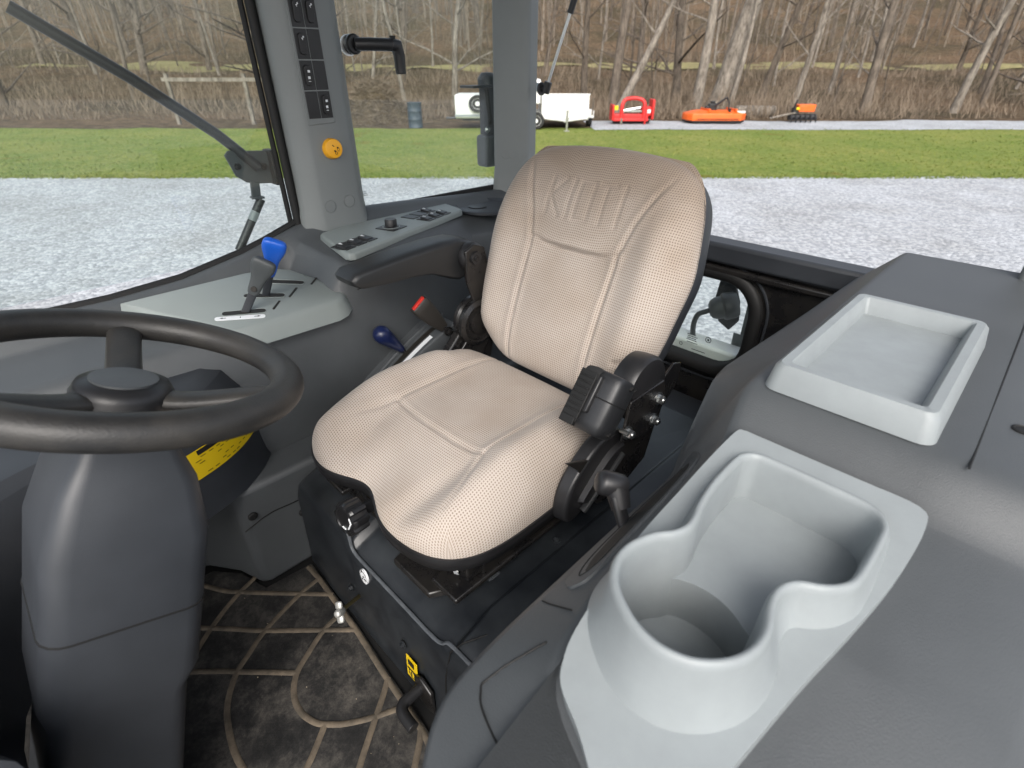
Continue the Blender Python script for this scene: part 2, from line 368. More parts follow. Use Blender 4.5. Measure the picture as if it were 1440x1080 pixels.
pr = MB().box((-.138, .4670, .103), (.018, .001, .014)).box((-.138, .4676, .083), (.026, .001, .0025))
pr.tube([(-.138 + .010 * math.cos(a), .4672, .070 + .012 * math.sin(a)) for a in np.linspace(0, 6.28, 14)], .0011, 5).box((-.136, .4676, .068), (.003, .001, .016))
pr.build('label_print', M['ink'], lb)
MB().tube([(.066, .455, .108), (.030, .505, .150), (.022, .515, .158)], .0045, 12).build('threaded_stud', M['brass'], pd)
kn = MB(); ax = V(-.036, .05, .042).normalized(); c0 = V(.018, .521, .163)
kn.lathe([(.006, -.012), (.009, -.01), (.0095, .0), (.008, .012), (.004, .014)], c0, ax, 16)
sidev = ax.cross(V(0, 0, 1)).normalized(); upv = sidev.cross(ax).normalized()
for a in (75, 255):
    d = sidev * math.cos(rad(a)) + upv * math.sin(rad(a))
    kn.tube([c0 + d * .003, c0 + d * .012, c0 + d * .020, c0 + d * .0215], [.0065, .0085, .0080, .0045], 12, flat=.55, up=ax)
kn.build('wing_knob', mat('dull_alloy', (.42, .42, .40), .45, .5, .6, bump=.2, bscale=300), pd, sub=1)
for nm, p, a in (('bolt', (.095, .458, .112), (0, 1, .05)), ('bolt', (-.108, .460, .128), (0, 1, .05)), ('bolt', (-.262, .36, .270), (0, .05, 1)), ('bolt', (-.262, .20, .272), (0, 0, 1)), ('bolt', (-.228, .15, .272), (0, 0, 1))):
    MB().bolt(p, a, .0062, .006).build(nm, M['ped'], pd)
# swivel foot rod
MB().tube(smooth_open([(-.168, .455, .064), (-.168, .497, .064), (-.170, .512, .064), (-.180, .521, .064), (-.196, .523, .063), (-.218, .523, .062)], 5), .0115, 16).build('bent_handle', M['black'], pd, bevel=.001)
MB().prism([(-.205, .02), (-.15, .02), (-.15, .085), (-.17, .100), (-.205, .085)], .463, .472, 'y').build('handle_bracket', M['steel'], pd, bevel=.003)
MB().box((-.205, .3, .2725), (.004, .02, .0012)).box((-.2015, .302, .2735), (.010, .028, .0012)).build('small_decal', M['scuff'], pd)
# seam between front cover and side cover
MB().tube([(-.29, .375, .2725), (-.262, .43, .2665), (-.247, .446, .243), (-.238, .4545, .17), (-.236, .461, .06)], .0016, 6).build('panel_seam', M['rubber'], pd)

# ================================================================== SEAT
seat = thing('driver_seat', (0, .15, .27), 'cream checked cloth driver seat with black shell on its suspension base', 'seat')
def grid_mesh(fn, nu, nv, flip=False):
    t = np.linspace(-1, 1, nu); a = np.sign(t) * np.sin(np.abs(t) * math.pi / 2) ** .95
    t2 = np.linspace(-1, 1, nv); bb = np.sign(t2) * np.sin(np.abs(t2) * math.pi / 2) ** .95
    A, B = np.meshgrid(a, bb)
    P = fn(A, B)                                     # nv,nu,3
    du = np.linalg.norm(np.diff(P, axis=1), axis=2); cu = np.concatenate([np.zeros((nv, 1)), np.cumsum(du, 1)], 1); cu -= cu[:, nu // 2:nu // 2 + 1]
    dv = np.linalg.norm(np.diff(P, axis=0), axis=2); cv = np.concatenate([np.zeros((1, nu)), np.cumsum(dv, 0)], 0); cv -= cv[nv // 2:nv // 2 + 1, :]
    m = MB(); m.v = [tuple(p) for p in P.reshape(-1, 3)]
    for j in range(nv - 1):
        for i in range(nu - 1):
            k = j * nu + i; m.f.append((k, k + 1, k + nu + 1, k + nu))
    uv = np.stack([cu.reshape(-1), cv.reshape(-1)], 1)
    return m, [tuple(x) for x in uv]
def seg_dist(X, Y, pl):
    D = np.full(X.shape, 9.0)
    for (x0, y0), (x1, y1) in zip(pl[:-1], pl[1:]):
        dx, dy = x1 - x0, y1 - y0; L2 = dx * dx + dy * dy
        t = np.clip(((X - x0) * dx + (Y - y0) * dy) / L2, 0, 1)
        D = np.minimum(D, np.hypot(X - x0 - t * dx, Y - y0 - t * dy))
    return D
def groove(D, w=.0045, d=.006):
    return -d * np.exp(-(D / w) ** 2) + .35 * d * np.exp(-((D - 2.6 * w) / (1.6 * w)) ** 2)
RIM = .412
def cushion(A, B):
    mx_ = np.maximum(np.abs(A), np.abs(B)); pn_ = 4.2
    m_ = np.where(mx_ > 1e-6, mx_ / np.maximum((np.abs(A) ** pn_ + np.abs(B) ** pn_) ** (1 / pn_), 1e-9), 1)
    m_ = 1 + (m_ - 1) * mx_ ** 2
    X = A * m_; Y = B * m_
    w = .268 - .022 * sstep(-.1, -1.0, B)
    X = .014 + X * w
    Yf = .189 + Y * .258
    Yf = Yf - .040 * np.exp(-((X - .035) / .075) ** 2) * sstep(.55, 1.0, B)
    edge = np.clip(1 - mx_ ** 7, 0, 1) ** .42
    ax = np.abs(X - .008)
    top = .496 + .030 * np.exp(-((ax - .195) / .055) ** 2) * sstep(-.03, .10, Yf) * (1 - .3 * sstep(.2, .4, Yf)) + .012 * np.exp(-((ax - .2) / .05) ** 2)
    top = top - .046 * sstep(.22, .47, Yf) - .026 * np.exp(-((X - .03) / .085) ** 2) * sstep(.26, .41, Yf)
    for sx in (-1, 1): top = top - .008 * np.exp(-(seg_dist(X, Yf, [(sx * .135, .25), (sx * .125, .34), (sx * .10, .43)]) / .030) ** 2) * sstep(.23, .32, Yf)
    top = top - .010 * np.exp(-((ax - .215) / .035) ** 2) * np.exp(-((Yf - .06) / .03) ** 2)
    g = np.zeros_like(X)
    for sx in (-1, 1):
        D = seg_dist(X, Yf, [(sx * .138, -.1), (sx * .135, .255), (sx * .165, .34), (sx * .175, .38)])
        g += groove(D, .0044, .0046) * (1 - sstep(.27, .37, Yf) * .75)
    D = seg_dist(X, Yf, [(-.135, .256), (-.06, .262), (.06, .262), (.135, .256)])
    g += groove(D, .0038, .0034)
    Z = RIM + (top + g - RIM) * edge
    return np.stack([X, Yf, Z], 2)
m, uv = grid_mesh(cushion, 171, 171)
m.build('cushion', M['fabric'], seat, smooth=80, uv=uv)
# rim contour of the cushion, for the pan
tt = np.linspace(-1, 1, 40); ring = [(x, -1) for x in tt[:-1]] + [(1, y) for y in tt[:-1]] + [(-x, 1) for x in tt[:-1]] + [(-1, -y) for y in tt[:-1]]
RA = np.array([r[0] for r in ring]); RB = np.array([r[1] for r in ring]); RP = cushion(RA[None], RB[None])[0]
rim2 = [(p[0], p[1]) for p in RP]
def zr(poly, z): return [(x, y, z) for x, y in poly]
MB().loft([zr(offset(rim2, -.004), RIM + .004), zr(offset(rim2, .003), RIM + .0035), zr(offset(rim2, .0040), RIM - .002), zr(offset(rim2, .001), RIM - .024), zr(offset(rim2, -.02), RIM - .034)]).build('seat_pan', M['black'], seat, smooth=60)
# suspension: upper frame, rails
fr = MB()
for sx in (-1, 1):
    fr.prism([(-.20 * 0 + sx * .196 - .02, .33), (sx * .196 + .02, .33), (sx * .196 + .02, .372), (sx * .196 - .02, .372)], -.10, .375, 'y')
    fr.prism([(sx * .214 - .004, .318), (sx * .214 + .004, .318), (sx * .214 + .004, .395), (sx * .214 - .004, .395)], -.02, .34, 'y')
    fr.box((sx * .20 - sx * .01, .16, .316), (.07, .50, .012))
fr.box((0, .365, .352), (.40, .02, .045)).box((0, -.06, .35), (.40, .03, .06)).box((0, .15, .30), (.33, .46, .05))
fr.prism([(-.245, .20), (-.245, .02), (-.19, .02), (-.19, .20)], .375, .382)
fr.prism([(.04, .385), (-.045, .385), (-.055, .425), (-.165, .425), (-.180, .40), (-.18, .25), (.18, .25), (.18, .385)], .285, .300)
bl_ = MB(); zz = np.linspace(.270, .384, 13)
bl_.loft([[(x, y, z) for x, y in rrect(0, .14, .385 + (.016 if k % 2 else 0), .46 + (.016 if k % 2 else 0), .03, 4)] for k, z in enumerate(zz)]).build('bellows', M['rubber'], seat, smooth=20)
frame = fr.build('suspension_frame', M['steel'], seat, bevel=.004)
for p, a in (((-.185, .372, .335), (-.35, 1, .5)), ((-.213, .20, .362), (-1, 0, 0)), ((-.213, .10, .357), (-1, 0, 0)), ((-.213, .27, .345), (-1, 0, 0)), ((-.04, .377, .352), (0, 1, .2))):
    MB().bolt(p, a, .0058, .006).build('bolt', M['zinc'] if p[0] == -.185 else M['steel'], frame)
gus = MB().prism([(.165, .375), (.075, .375), (.085, .405), (.11, .425), (.13, .425)], -.262, -.247, 'x')
gus.build('side_gusset', M['steel'], frame, bevel=.003)
MB().bolt((-.262, .10, .405), (-1, 0, 0), .006, .006).build('bolt', M['steel'], frame)
MB().lathe([(.0055, 0), (.0055, .002)], (-.2625, .135, .393), (-1, 0, 0), 16).build('hole', M['rubber'], frame)
# ribbed suspension knob
kb = MB(); o0 = V(.014, .405, .385); ka = V(-.10, .95, .10).normalized()
prof = []
n = 40
u0 = ka.orthogonal().normalized(); w0 = ka.cross(u0)
def kring(r, z, lob):
    return [o0 + ka * z + (u0 * math.cos(t) + w0 * math.sin(t)) * (r * (1 + lob * math.tanh(3.5 * math.cos(9 * t)))) for t in np.linspace(0, 2 * math.pi, 144, endpoint=False)]
kb.loft([kring(.012, -.01, 0), kring(.012, .034, 0), kring(.024, .036, 0), kring(.030, .038, .085), kring(.0315, .066, .085), kring(.0295, .0715, .06), kring(.025, .0725, 0), kring(.024, .070, 0)])
knob = kb.build('height_knob', mat('glossy_black_plastic', (.012, .012, .013), .28, .6), seat, smooth=30)
pm = MB()
for ang, r, l in ((200, .016, .014), (130, .018, .010), (250, .019, .012)):
    d = u0 * math.cos(rad(ang)) + w0 * math.sin(rad(ang)); t = ka.cross(d)
    p = o0 + ka * .0712 + d * r
    pm.tube([p - t * l / 2, p + t * l / 2], .0016, 6)
pm.build('knob_print', M['white'], knob)

# ---- backrest
TILT = rad(20); Tv = np.array([0, -math.sin(TILT), math.cos(TILT)]); Nv = np.array([0, math.cos(TILT), math.sin(TILT)]); P0 = np.array([0, -.05, .5]) - Nv * .034
tt_ = np.array([-.02, 0, .03, .065, .13, .2, .27, .32, .36, .40, .43, .456, .475, .486, .497]); ww_ = np.array([.155, .182, .210, .230, .247, .257, .265, .260, .253, .244, .233, .218, .200, .181, .138])
_q = np.array(smooth_open(list(zip(tt_, ww_)), 6)); tt_, ww_ = _q[:, 0], _q[:, 1]
def bw(t): return np.interp(t, tt_, ww_)
TB, TTp = -.02, .497
def kiotti(Sx, Ty):
    """raised lettering moulded into the head panel, reading from the front"""
    h0, h1 = .338, .418; sl = .0
    st = []
    def ln(*p): st.append(list(p))
    ln((.098, h0), (.098, h1)); ln((.062, h1), (.094, .380), (.062, h0))         # K
    ln((.040, h0), (.040, h1))                                                      # I
    ln((.020, h0), (.020, h1), (-.014, h1), (-.014, h0), (.020, h0))               # O
    ln((-.048, h0), (-.048, h1)); ln((-.030, h1), (-.068, h1))                     # T
    ln((-.090, h0), (-.090, h1))                                                    # I
    Z = np.zeros_like(Sx)
    for p in st: Z = np.maximum(Z, 1 - sstep(.0030, .0060, seg_dist(Sx, Ty, p)))
    return Z
def backrest(A, B):
    t = (TB + TTp) / 2 + B * (TTp - TB) / 2
    t = t - .010 * sstep(.75, 1, B) * A * A * 1.0
    w = bw(t); s = A * w
    rr = (np.abs(A) ** 8 + np.abs(B) ** 9) ** (1 / 8.)
    edge = np.clip(1 - np.clip(rr, 0, 1) ** 7, 0, 1) ** .45
    a_ = np.abs(s)
    mid = sstep(0, .08, t) * (1 - sstep(.30, .46, t))
    top = .052 + .030 * np.exp(-((a_ - .205) / .052) ** 2) * mid + .010 * np.exp(-((t - .13) / .12) ** 2) * np.exp(-(s / .12) ** 2)
    top = top - .016 * sstep(.36, .50, t) - .012 * np.exp(-(a_ / .10) ** 4) * sstep(.16, .27, t) * (1 - sstep(.275, .285, t))
    g = np.zeros_like(s)
    for sx in (-1, 1):
        D = seg_dist(s, t, [(sx * .110, -.05), (sx * .113, .06), (sx * .117, .285), (sx * .135, .35), (sx * .163, .415), (sx * .182, .45)])
        g += groove(D, .0042, .0048) * (1 - .8 * sstep(.40, .455, t))
    D = seg_dist(s, t, [(-.117, .287), (-.06, .276), (0, .272), (.06, .276), (.117, .287)])
    g += groove(D, .0038, .0040)
    g += -.0023 * kiotti(s, t) 
    # pinch crease on the lower side bolsters
    D = seg_dist(s, t, [(-.235, .10), (-.19, .085)])
    g += -.007 * np.exp(-(D / .006) ** 2)
    n = (top + g) * edge
    P = P0[None, None] + s[..., None] * np.array([1., 0, 0]) + t[..., None] * Tv + n[..., None] * Nv
    return P
m, uv = grid_mesh(backrest, 201, 231)
bk = m.build('backrest', M['fabric'], seat, smooth=80, uv=uv)
tr = np.concatenate([np.linspace(TB, TTp, 46)])
out = [(bw(t), t) for t in tr] + [(s, TTp + .002 * (1 - (s / .13) ** 2)) for s in np.linspace(.115, -.115, 9)] + [(-bw(t), t) for t in tr[::-1]]
out = [(s_, t - .016 * float(sstep(.40, .49, t))) for s_, t in out]
def bring(off, n): return [tuple(P0 + s * np.array([1., 0, 0]) + t * Tv + n * Nv) for s, t in offset(out, off)]
sh = MB().loft([bring(-.008, .004), bring(-.0015, .003), bring(.0004, -.001), bring(.0004, -.030), bring(-.004, -.044), bring(-.03, -.056), bring(-.06, -.062)])
sh.build('back_shell', M['darker'], bk, smooth=50)
MB().tube(bring(-.0012, .0035), .0014, 6, closed=True).build('edge_piping', M['rubber'], bk)

# ---- seat hardware on the door side
def arc(cx, cy, r, a0, a1, n=10): return [(cx + r * math.cos(rad(a)), cy + r * math.sin(rad(a))) for a in np.linspace(a0, a1, n)]
# side bracket plate (plane x) carrying the belt retractor : coordinates (y, z)
br = MB().prism([(.205, .535), (.135, .505), (-.02, .520), (-.075, .575), (-.12, .600), (-.15, .590), (-.15, .545), (-.09, .50), (-.06, .40), (.04, .36), (.10, .375), (.17, .50)], -.283, -.277, 'x')
brk = br.build('hinge_bracket', M['steel'], seat, bevel=.0015)
MB().tube([(-.280, -.045, .515), (-.280, -.105, .560), (-.280, -.122, .592)], .0032, 6).build('bracket_edge', M['zinc'], brk)
dome = MB().lathe([(.0, -.03), (.052, -.03), (.062, -.024), (.0645, -.010), (.0645, .012), (.060, .020), (.050, .023), (0, .024)], (-.276, -.004, .594), (-1, 0, 0), 44)
dome.build('hinge_cover', M['black'], seat, smooth=40)
MB().prism([(.075, .520), (.0, .498), (-.05, .508), (-.062, .56), (-.05, .60), (.06, .60)], -.304, -.298, 'x').build('anchor_plate', M['steel'], brk, bevel=.002)
for p in ((-.304, -.036, .566), (-.304, -.028, .522), (-.304, .060, .536)):
    MB().bolt(p, (-1, .06, .05), .0088, .010).build('bolt', M['zinc'], brk)
MB().lathe([(.0045, -.004), (.0045, .012), (.002, .014)], (-.304, .078, .549), (-1, 0, 0), 12).build('bolt', M['zinc'], brk)
# retractor body : a rounded drum box, axis along the slanted direction
RX = V(-.280, .110, .612)
ra = V(.0, -.60, .80).normalized()          # along the drum
rs = V(-.86, .0, .0).normalized(); rf = ra.cross(rs).normalized()
def rpt(a, s, f): return RX + ra * a + rs * s + rf * f
section = [(-.032, -.030), (-.034, .012), (-.028, .028), (-.010, .036), (.014, .036), (.030, .026), (.035, .006), (.034, -.018), (.026, -.032), (-.004, -.036)]
section = smooth_closed(section, 3)
rt = MB()
for_rings = [(-.057, .70), (-.055, .80), (-.048, .92), (-.038, 1.0), (.030, 1.0), (.042, .97), (.048, .88), (.050, .76)]
rt.loft([[rpt(a, s * k, f * k) for s, f in section] for a, k in for_rings])
ret = rt.build('belt_retractor', mat('retractor_plastic', (.019, .020, .022), .40, .5, bump=.25, bscale=800), seat, smooth=40)
MB().tube([rpt(a, s * 1.01, f * 1.01) for s, f in section for a in (.004,)], .0012, 5, closed=True).build('seam', M['rubber'], ret)
for s0 in (4, 9, 14, 19):
    s, f = section[s0]
    for a, k in ((-.045, .95), (.040, .985)): MB().box(rpt(a, s * k, f * k), (.009, .009, .004), Matrix((ra.cross(V(s, f, 0)).normalized(), ra, V(1, 0, 0))).transposed() if 0 else None).build('clip', M['rubber'], ret, bevel=.0008)
# webbing guide and stowed tongue on the inboard side
gd = MB(); Rm = Matrix((rs, ra, rf)).transposed()
gd.box(rpt(.006, -.018, -.038), (.038, .066, .012), Rm)
gd.build('webbing_guide', M['black'], ret, bevel=.003)
gt = MB()
gt.box(rpt(-.004, -.022, -.0475), (.032, .088, .004), Rm).box(rpt(-.048, -.022, -.0480), (.028, .014, .010), Rm)
for k in range(7): gt.box(rpt(-.030 + k * .010, -.022, -.0500), (.027, .0035, .004), Rm)
gt.build('belt_tongue', M['rubber'], ret, bevel=.0012)
MB().tube(smooth_open([rpt(.030, -.020, -.046), rpt(.045, -.020, -.040), rpt(.050, -.018, -.020)], 4), .015, 8, flat=.10, up=tuple(rf)).build('webbing', mat('seatbelt_webbing', (.015, .015, .015), .8, bump=.3, bscale=900), ret)
# recliner lever cover below the retractor
cv = MB().loft([[(-.255, y, z) for y, z in smooth_closed([(.205, .410), (.19, .470), (.13, .522), (.07, .535), (.03, .515), (.035, .480), (.09, .440), (.14, .395), (.185, .385)], 4)],
                [(-.285, y, z) for y, z in smooth_closed([(.200, .412), (.187, .468), (.13, .518), (.072, .530), (.036, .512), (.04, .483), (.092, .442), (.142, .398), (.183, .388)], 4)]])
cvr = cv.build('recliner_cover', M['black'], seat, bevel=.006, seg=3)
MB().loft([[(-.283, y, z) for y, z in smooth_closed([(.165, .435), (.10, .490), (.055, .505), (.045, .495), (.085, .462), (.14, .420), (.16, .42)], 4)],
           [(-.296, y, z) for y, z in smooth_closed([(.160, .438), (.10, .486), (.06, .500), (.05, .495), (.087, .464), (.14, .424), (.157, .424)], 4)]]).build('recliner_lever', M['leverg'] if 0 else M['black'], cvr, bevel=.003)
MB().tube([(-.292, .16, .405), (-.296, .10, .452), (-.292, .05, .478)], .008, 8, flat=.6).build('lever_lip', M['armrest'], cvr)
MB().bolt((-.285, .055, .470), (-1, 0, 0), .006, .006).build('bolt', M['zinc'], cvr)

# ---- far side: armrest with pivot and link, buckle, hinge
arm_side = [(.256, .716), (.259, .728), (.246, .740), (.19, .748), (.10, .756), (.02, .760), (-.03, .758), (-.065, .748), (-.086, .730), (-.093, .706), (-.085, .682), (-.06, .664), (-.03, .656), (0, .666), (.05, .690), (.10, .698), (.16, .699), (.21, .702), (.240, .706)]
def armring(x, k):
    c = np.array((.09, .712)); return [(x, *(c + (np.array(p) - c) * np.array((1 - .012 * k * 2.2, 1 - .11 * k)))) for p in arm_side]
am = MB().loft([armring(.2495, 2.6), armring(.2505, 1.9), armring(.253, 1.2), armring(.257, .6), armring(.263, .2), armring(.272, 0), armring(.308, 0), armring(.317, .2), armring(.323, .6), armring(.327, 1.2), armring(.330, 1.9), armring(.331, 2.6)])
armo = am.build('armrest', M['armrest'], seat, smooth=45)
MB().tube([(.2535, y * 1.0, z - .030 - .02 * 0) for y, z in [(.247, .738), (.19, .748), (.10, .755), (.03, .758), (-.03, .757)]], .0012, 5).build('seam', M['rubber'], armo)
MB().lathe([(.0, -.012), (.030, -.012), (.034, -.008), (.034, .006), (.030, .012), (.016, .014), (.015, .022), (0, .023)], (.240, -.052, .715), (-1, 0, 0), 32).build('armrest_pivot', M['black'], armo)
lk = MB().prism([(-.022, .735), (-.05, .748), (-.082, .735), (-.088, .70), (-.085, .60), (-.055, .52), (.0, .47), (.045, .44), (.03, .41), (-.04, .43), (-.10, .48), (-.115, .54), (-.06, .545), (-.048, .60), (-.026, .66), (-.020, .70)][:1] + [(-.05, .748), (-.082, .735), (-.092, .70), (-.105, .60), (-.105, .52), (-.06, .44), (.04, .40), (.075, .42), (.02, .475), (-.035, .53), (-.045, .60), (-.024, .66)], .224, .234, 'x')
lnk = lk.build('armrest_link', M['steel'], seat, bevel=.003)
MB().bolt((.224, -.05, .715), (-1, 0, 0), .008, .007).build('bolt', M['steel'], lnk)
hb = MB().lathe([(0, 0), (.056, 0), (.060, .006), (.060, .016), (.050, .022), (.046, .020), (.044, .012), (.03, .012), (.028, .018), (0, .019)], (.232, -.052, .555), (1, 0, 0), 40).lathe([(0, 0), (.056, 0), (.060, .006), (.060, .016), (.050, .022), (.046, .020), (.044, .012), (.03, .012), (.028, .018), (0, .019)], (.234, -.052, .550), (-1, 0, 0), 40)
hb.build('recline_hinge', M['steel'], seat, smooth=30)
MB().prism([(.10, .39), (-.10, .39), (-.125, .50), (-.06, .56), (.0, .53), (.05, .48), (.12, .455)], .236, .262, 'x').build('hinge_plate', M['steel'], seat, bevel=.006)
for p in ((.236, -.03, .535), (.236, -.062, .49), (.236, .01, .50)): MB().bolt(p, (-1, 0, 0), .0062, .006).build('bolt', M['steel'], seat)
# buckle
BA = V(.318, -.015, .515); bd = V(.012, .075, .095).normalized(); bx = V(-.80, .42, .42); bx = (bx - bd * bx.dot(bd)).normalized(); by = bd.cross(bx)
RB_ = Matrix((by, bd, bx)).transposed()
bk2 = MB()
bk2.loft([[BA + bd * a + by * x * w + bx * z * h for x, z in rrect(0, 0, 1, 1, .25, 4)] for a, w, h in ((.0, .026, .012), (.02, .034, .018), (.05, .046, .022), (.085, .052, .024), (.106, .052, .024), (.108, .049, .021))])
bko = bk2.build('belt_buckle', M['belt'], seat, smooth=40)
MB().box(BA + bd * .109 + bx * .004, (.040, .007, .010), RB_).build('release_button', M['red'], bko, bevel=.001)
MB().bolt(BA - bd * .010 + bx * .010, tuple(bx), .0085, .010).tube([BA - bd * .02, BA + bd * .006], .011, 10, flat=.5).build('anchor_bolt', M['steel'], bko)

# ================================================================== CONTROL CONSOLE (far side)
cc = thing('control_console', (.6, .2, .28), 'dark grey side console with switches and levers beneath the side window', 'console')
# cross sections along y: (x,z) loop ; inner wall, shoulder, top, sill
def csec(y, xi, ztop, xs, zs=None):
    zt = ztop; zs = zs or max(zt + .02, .705)
    return [(xi + .005, y, .29), (xi, y, .40), (xi + .002, y, zt - .105), (xi + .012, y, zt - .055), (xs, y, zt - .012), (xs + .012, y, zt - .003), (xs + .03, y, zt), (.655, y, zt + .006), (.690, y, zs + .0), (.705, y, zs + .008), (.735, y, zs + .008), (.735, y, .29)]
b = MB().loft([csec(1.30, .43, .60, .47, .645), csec(.60, .43, .605, .47, .645), csec(.45, .425, .613, .46, .655), csec(.30, .42, .622, .455, .685), csec(.235, .418, .630, .448, .704), csec(.215, .416, .640, .443, .710), csec(.195, .415, .675, .438, .716), csec(.175, .415, .703, .435, .722), csec(.10, .41, .712, .425, .742), csec(-.05, .42, .714, .46, .748), csec(-.20, .47, .712, .52, .742), csec(-.32, .53, .708, .585, .735), csec(-.45, .50, .704, .56, .728), csec(-.62, .40, .700, .46, .722)])
b.build('body', M['dark'], cc, bevel=.008, seg=3, smooth=40)
# lower skirt with ledge
sk = MB().prism([(.430, -.60), (.338, -.60), (.338, .555), (.348, .575), (.42, .600), (.50, .655), (.50, 1.3), (.735, 1.3), (.735, -.6)], 0.0, .297)
sk.build('lower_skirt', M['dark'], cc, bevel=.014, seg=4)
for p in ((.338, .550, .222), (.338, .442, .160)):
    MB().lathe([(.0105, 0), (.0105, .003), (.008, .0055), (0, .006)], p, (-1, 0, 0), 20).build('trim_plug', M['rubber'], cc)
MB().tube(smooth_open([(.3372, .575, .19), (.3372, .52, .205), (.3372, .47, .203), (.3372, .43, .195), (.3372, .40, .150), (.3372, .395, .02)], 4), .0014, 6).build('panel_seam', M['rubber'], cc)
# pale lever plate
lp_out = [(.408, .210), (.401, .232), (.403, .40), (.402, .445), (.408, .462), (.425, .472), (.55, .56), (.62, .60), (.625, .34), (.618, .275), (.590, .240), (.53, .212), (.45, .190), (.425, .190)]
def lpz(x): return .637 + (x - .42) * .20
lpm = MB(); base = offset(lp_out, .012)
rings = [[(x, y, lpz(x) - .040 - .0) for x, y in base], [(x, y, lpz(x) - .010) for x, y in offset(lp_out, .002)], [(x, y, lpz(x) - .003) for x, y in offset(lp_out, -.002)], [(x, y, lpz(x)) for x, y in offset(lp_out, -.009)]]
lpo = lpm.loft(rings).build('lever_plate', M['plate'], cc, smooth=50)
def onlp(x, y, d=.0): return V(x, y, lpz(x) + d)
nslot = V(-.196, 0, .98)
slots = [((.474, .452), (.444, .372)), ((.522, .385), (.482, .310)), ((.556, .312), (.512, .247))]
for (a, c) in slots:
    pa, pc = onlp(*a, .0006), onlp(*c, .0006); d = (pc - pa).normalized(); sd_ = nslot.cross(d).normalized()
    def rrp(w, l0, l1, h): 
        mid = (pa + pc) / 2; L2 = (pc - pa).length
        return [mid + d * x + sd_ * y_ + nslot * h for x, y_ in rrect(0, 0, L2 + l0, w, w * .45, 4)]
    MB().loft([rrp(.017, 0, 0, -.003), rrp(.017, 0, 0, .0006)]).build('slot', M['ink'], lpo)
    MB().tube(rrp(.0185, .002, 0, .0003), .0011, 5, closed=True).build('slot_rim', M['plate'], lpo)
for (a, c) in (((.441, .357), (.466, .330)), ((.470, .305), (.500, .272)), ((.498, .236), (.520, .210))):
    pa, pc = onlp(*a, .0003), onlp(*c, .0003); d = (pc - pa).normalized(); sd_ = nslot.cross(d)
    MB().box((pa + pc) / 2, ((pc - pa).length, .0045, .0012), Matrix((d, sd_, nslot)).transposed()).build('tick_mark', M['ink'], lpo)
# white strip with arrows along the first slot
pa, pc = onlp(.462, .468, .0006), onlp(.426, .386, .0006); d = (pc - pa).normalized(); sd_ = nslot.cross(d); R3 = Matrix((d, sd_, nslot)).transposed()
mid = (pa + pc) / 2
MB().loft([[mid + d * x + sd_ * y_ + nslot * h for x, y_ in rrect(0, 0, .098, .013, .006, 5)] for h in (-.001, .0008)]).build('range_label', M['white'], lpo)
am_ = MB()
for f in (-.034, .034):
    sg = 1 if f > 0 else -1
    am_.box(mid + d * (f - sg * .003) + nslot * .0010, (.008, .0014, .0006), R3)
    am_.prism([(-1, 0)] * 0 + [(0, 0), (.001, 0), (.0, .001)], 0, .0001) if 0 else None
    am_.add([mid + d * (f + sg * .006) + nslot * .0013, mid + d * f + sd_ * .003 + nslot * .0013, mid + d * f - sd_ * .003 + nslot * .0013], [(0, 1, 2)])
am_.box(mid + nslot * .0010, (.0015, .005, .0006), R3).build('label_print', M['ink'], lpo)
# levers
def lever(name, base, top, m, label, gw=.019, pitch=None):
    t = thing(name, base, label, 'lever')
    B = V(*base); T = V(*top); d = (T - B).normalized(); s = V(.60, .80, .0); s = (s - d * s.dot(d)).normalized(); f = d.cross(s)
    L_ = (T - B).length
    def ring(a, w, h, off=0): return [B + d * a * L_ + f * off + s * x * w + f * y_ * h for x, y_ in rrect(0, 0, 1, 1, .3, 4)]
    MB().loft([ring(-.12, .016, .007), ring(.30, .017, .007), ring(.50, .018, .008)]).build('stalk', M['darker'], t, smooth=40)
    g = MB().loft([ring(.36, .021, .014), ring(.46, .026, .018), ring(.62, .028, .020, .001), ring(.72, .034, .020, .003), ring(.82, .046, .021, .006), ring(.93, .050, .022, .009), ring(.99, .046, .021, .010), ring(1.03, .036, .014, .010)])
    g.build('grip', m, t, smooth=60, sub=1)
    return t, B, T, d, s, f, L_
t, B, T, d, s_, f, L_ = lever('hydraulic_lever', (.462, .412, .640), (.424, .352, .756), M['leverg'], 'dark grey paddle lever in the first slot of the grey-green plate')
MB().tube([B + d * L_ * .50 + f * -.0105, B + d * L_ * .50 + f * -.0125], .006, 14).build('grip_emblem', M['black'], t)
MB().tube([B + d * L_ * .50 + f * .0105, B + d * L_ * .50 + f * .0122], .006, 14).build('grip_emblem', M['belt'], t)
lever('hydraulic_lever', (.503, .345, .652), (.437, .318, .790), M['blue'], 'bright blue paddle lever standing behind the grey one')
# switch panel (pale) on the console shoulder
swp = [(.427, .160), (.424, .150), (.575, -.300), (.585, -.316), (.602, -.318), (.780, -.335), (.790, -.326), (.640, .112), (.628, .124), (.44, .164)]
swp = [(.424, .150), (.428, .160), (.440, .163), (.628, .127), (.638, .118), (.700, -.06), (.706, -.075), (.690, -.325), (.680, -.331), (.602, -.320), (.588, -.316), (.580, -.306)]
swz = .728
def swm(p, z): return [(x, y, z) for x, y in p]
swo = MB().loft([swm(offset(swp, .004), swz - .018), swm(offset(swp, .003), swz - .004), swm(offset(swp, -.001), swz), ]).build('switch_panel', M['plate'], cc, bevel=.003, seg=3)
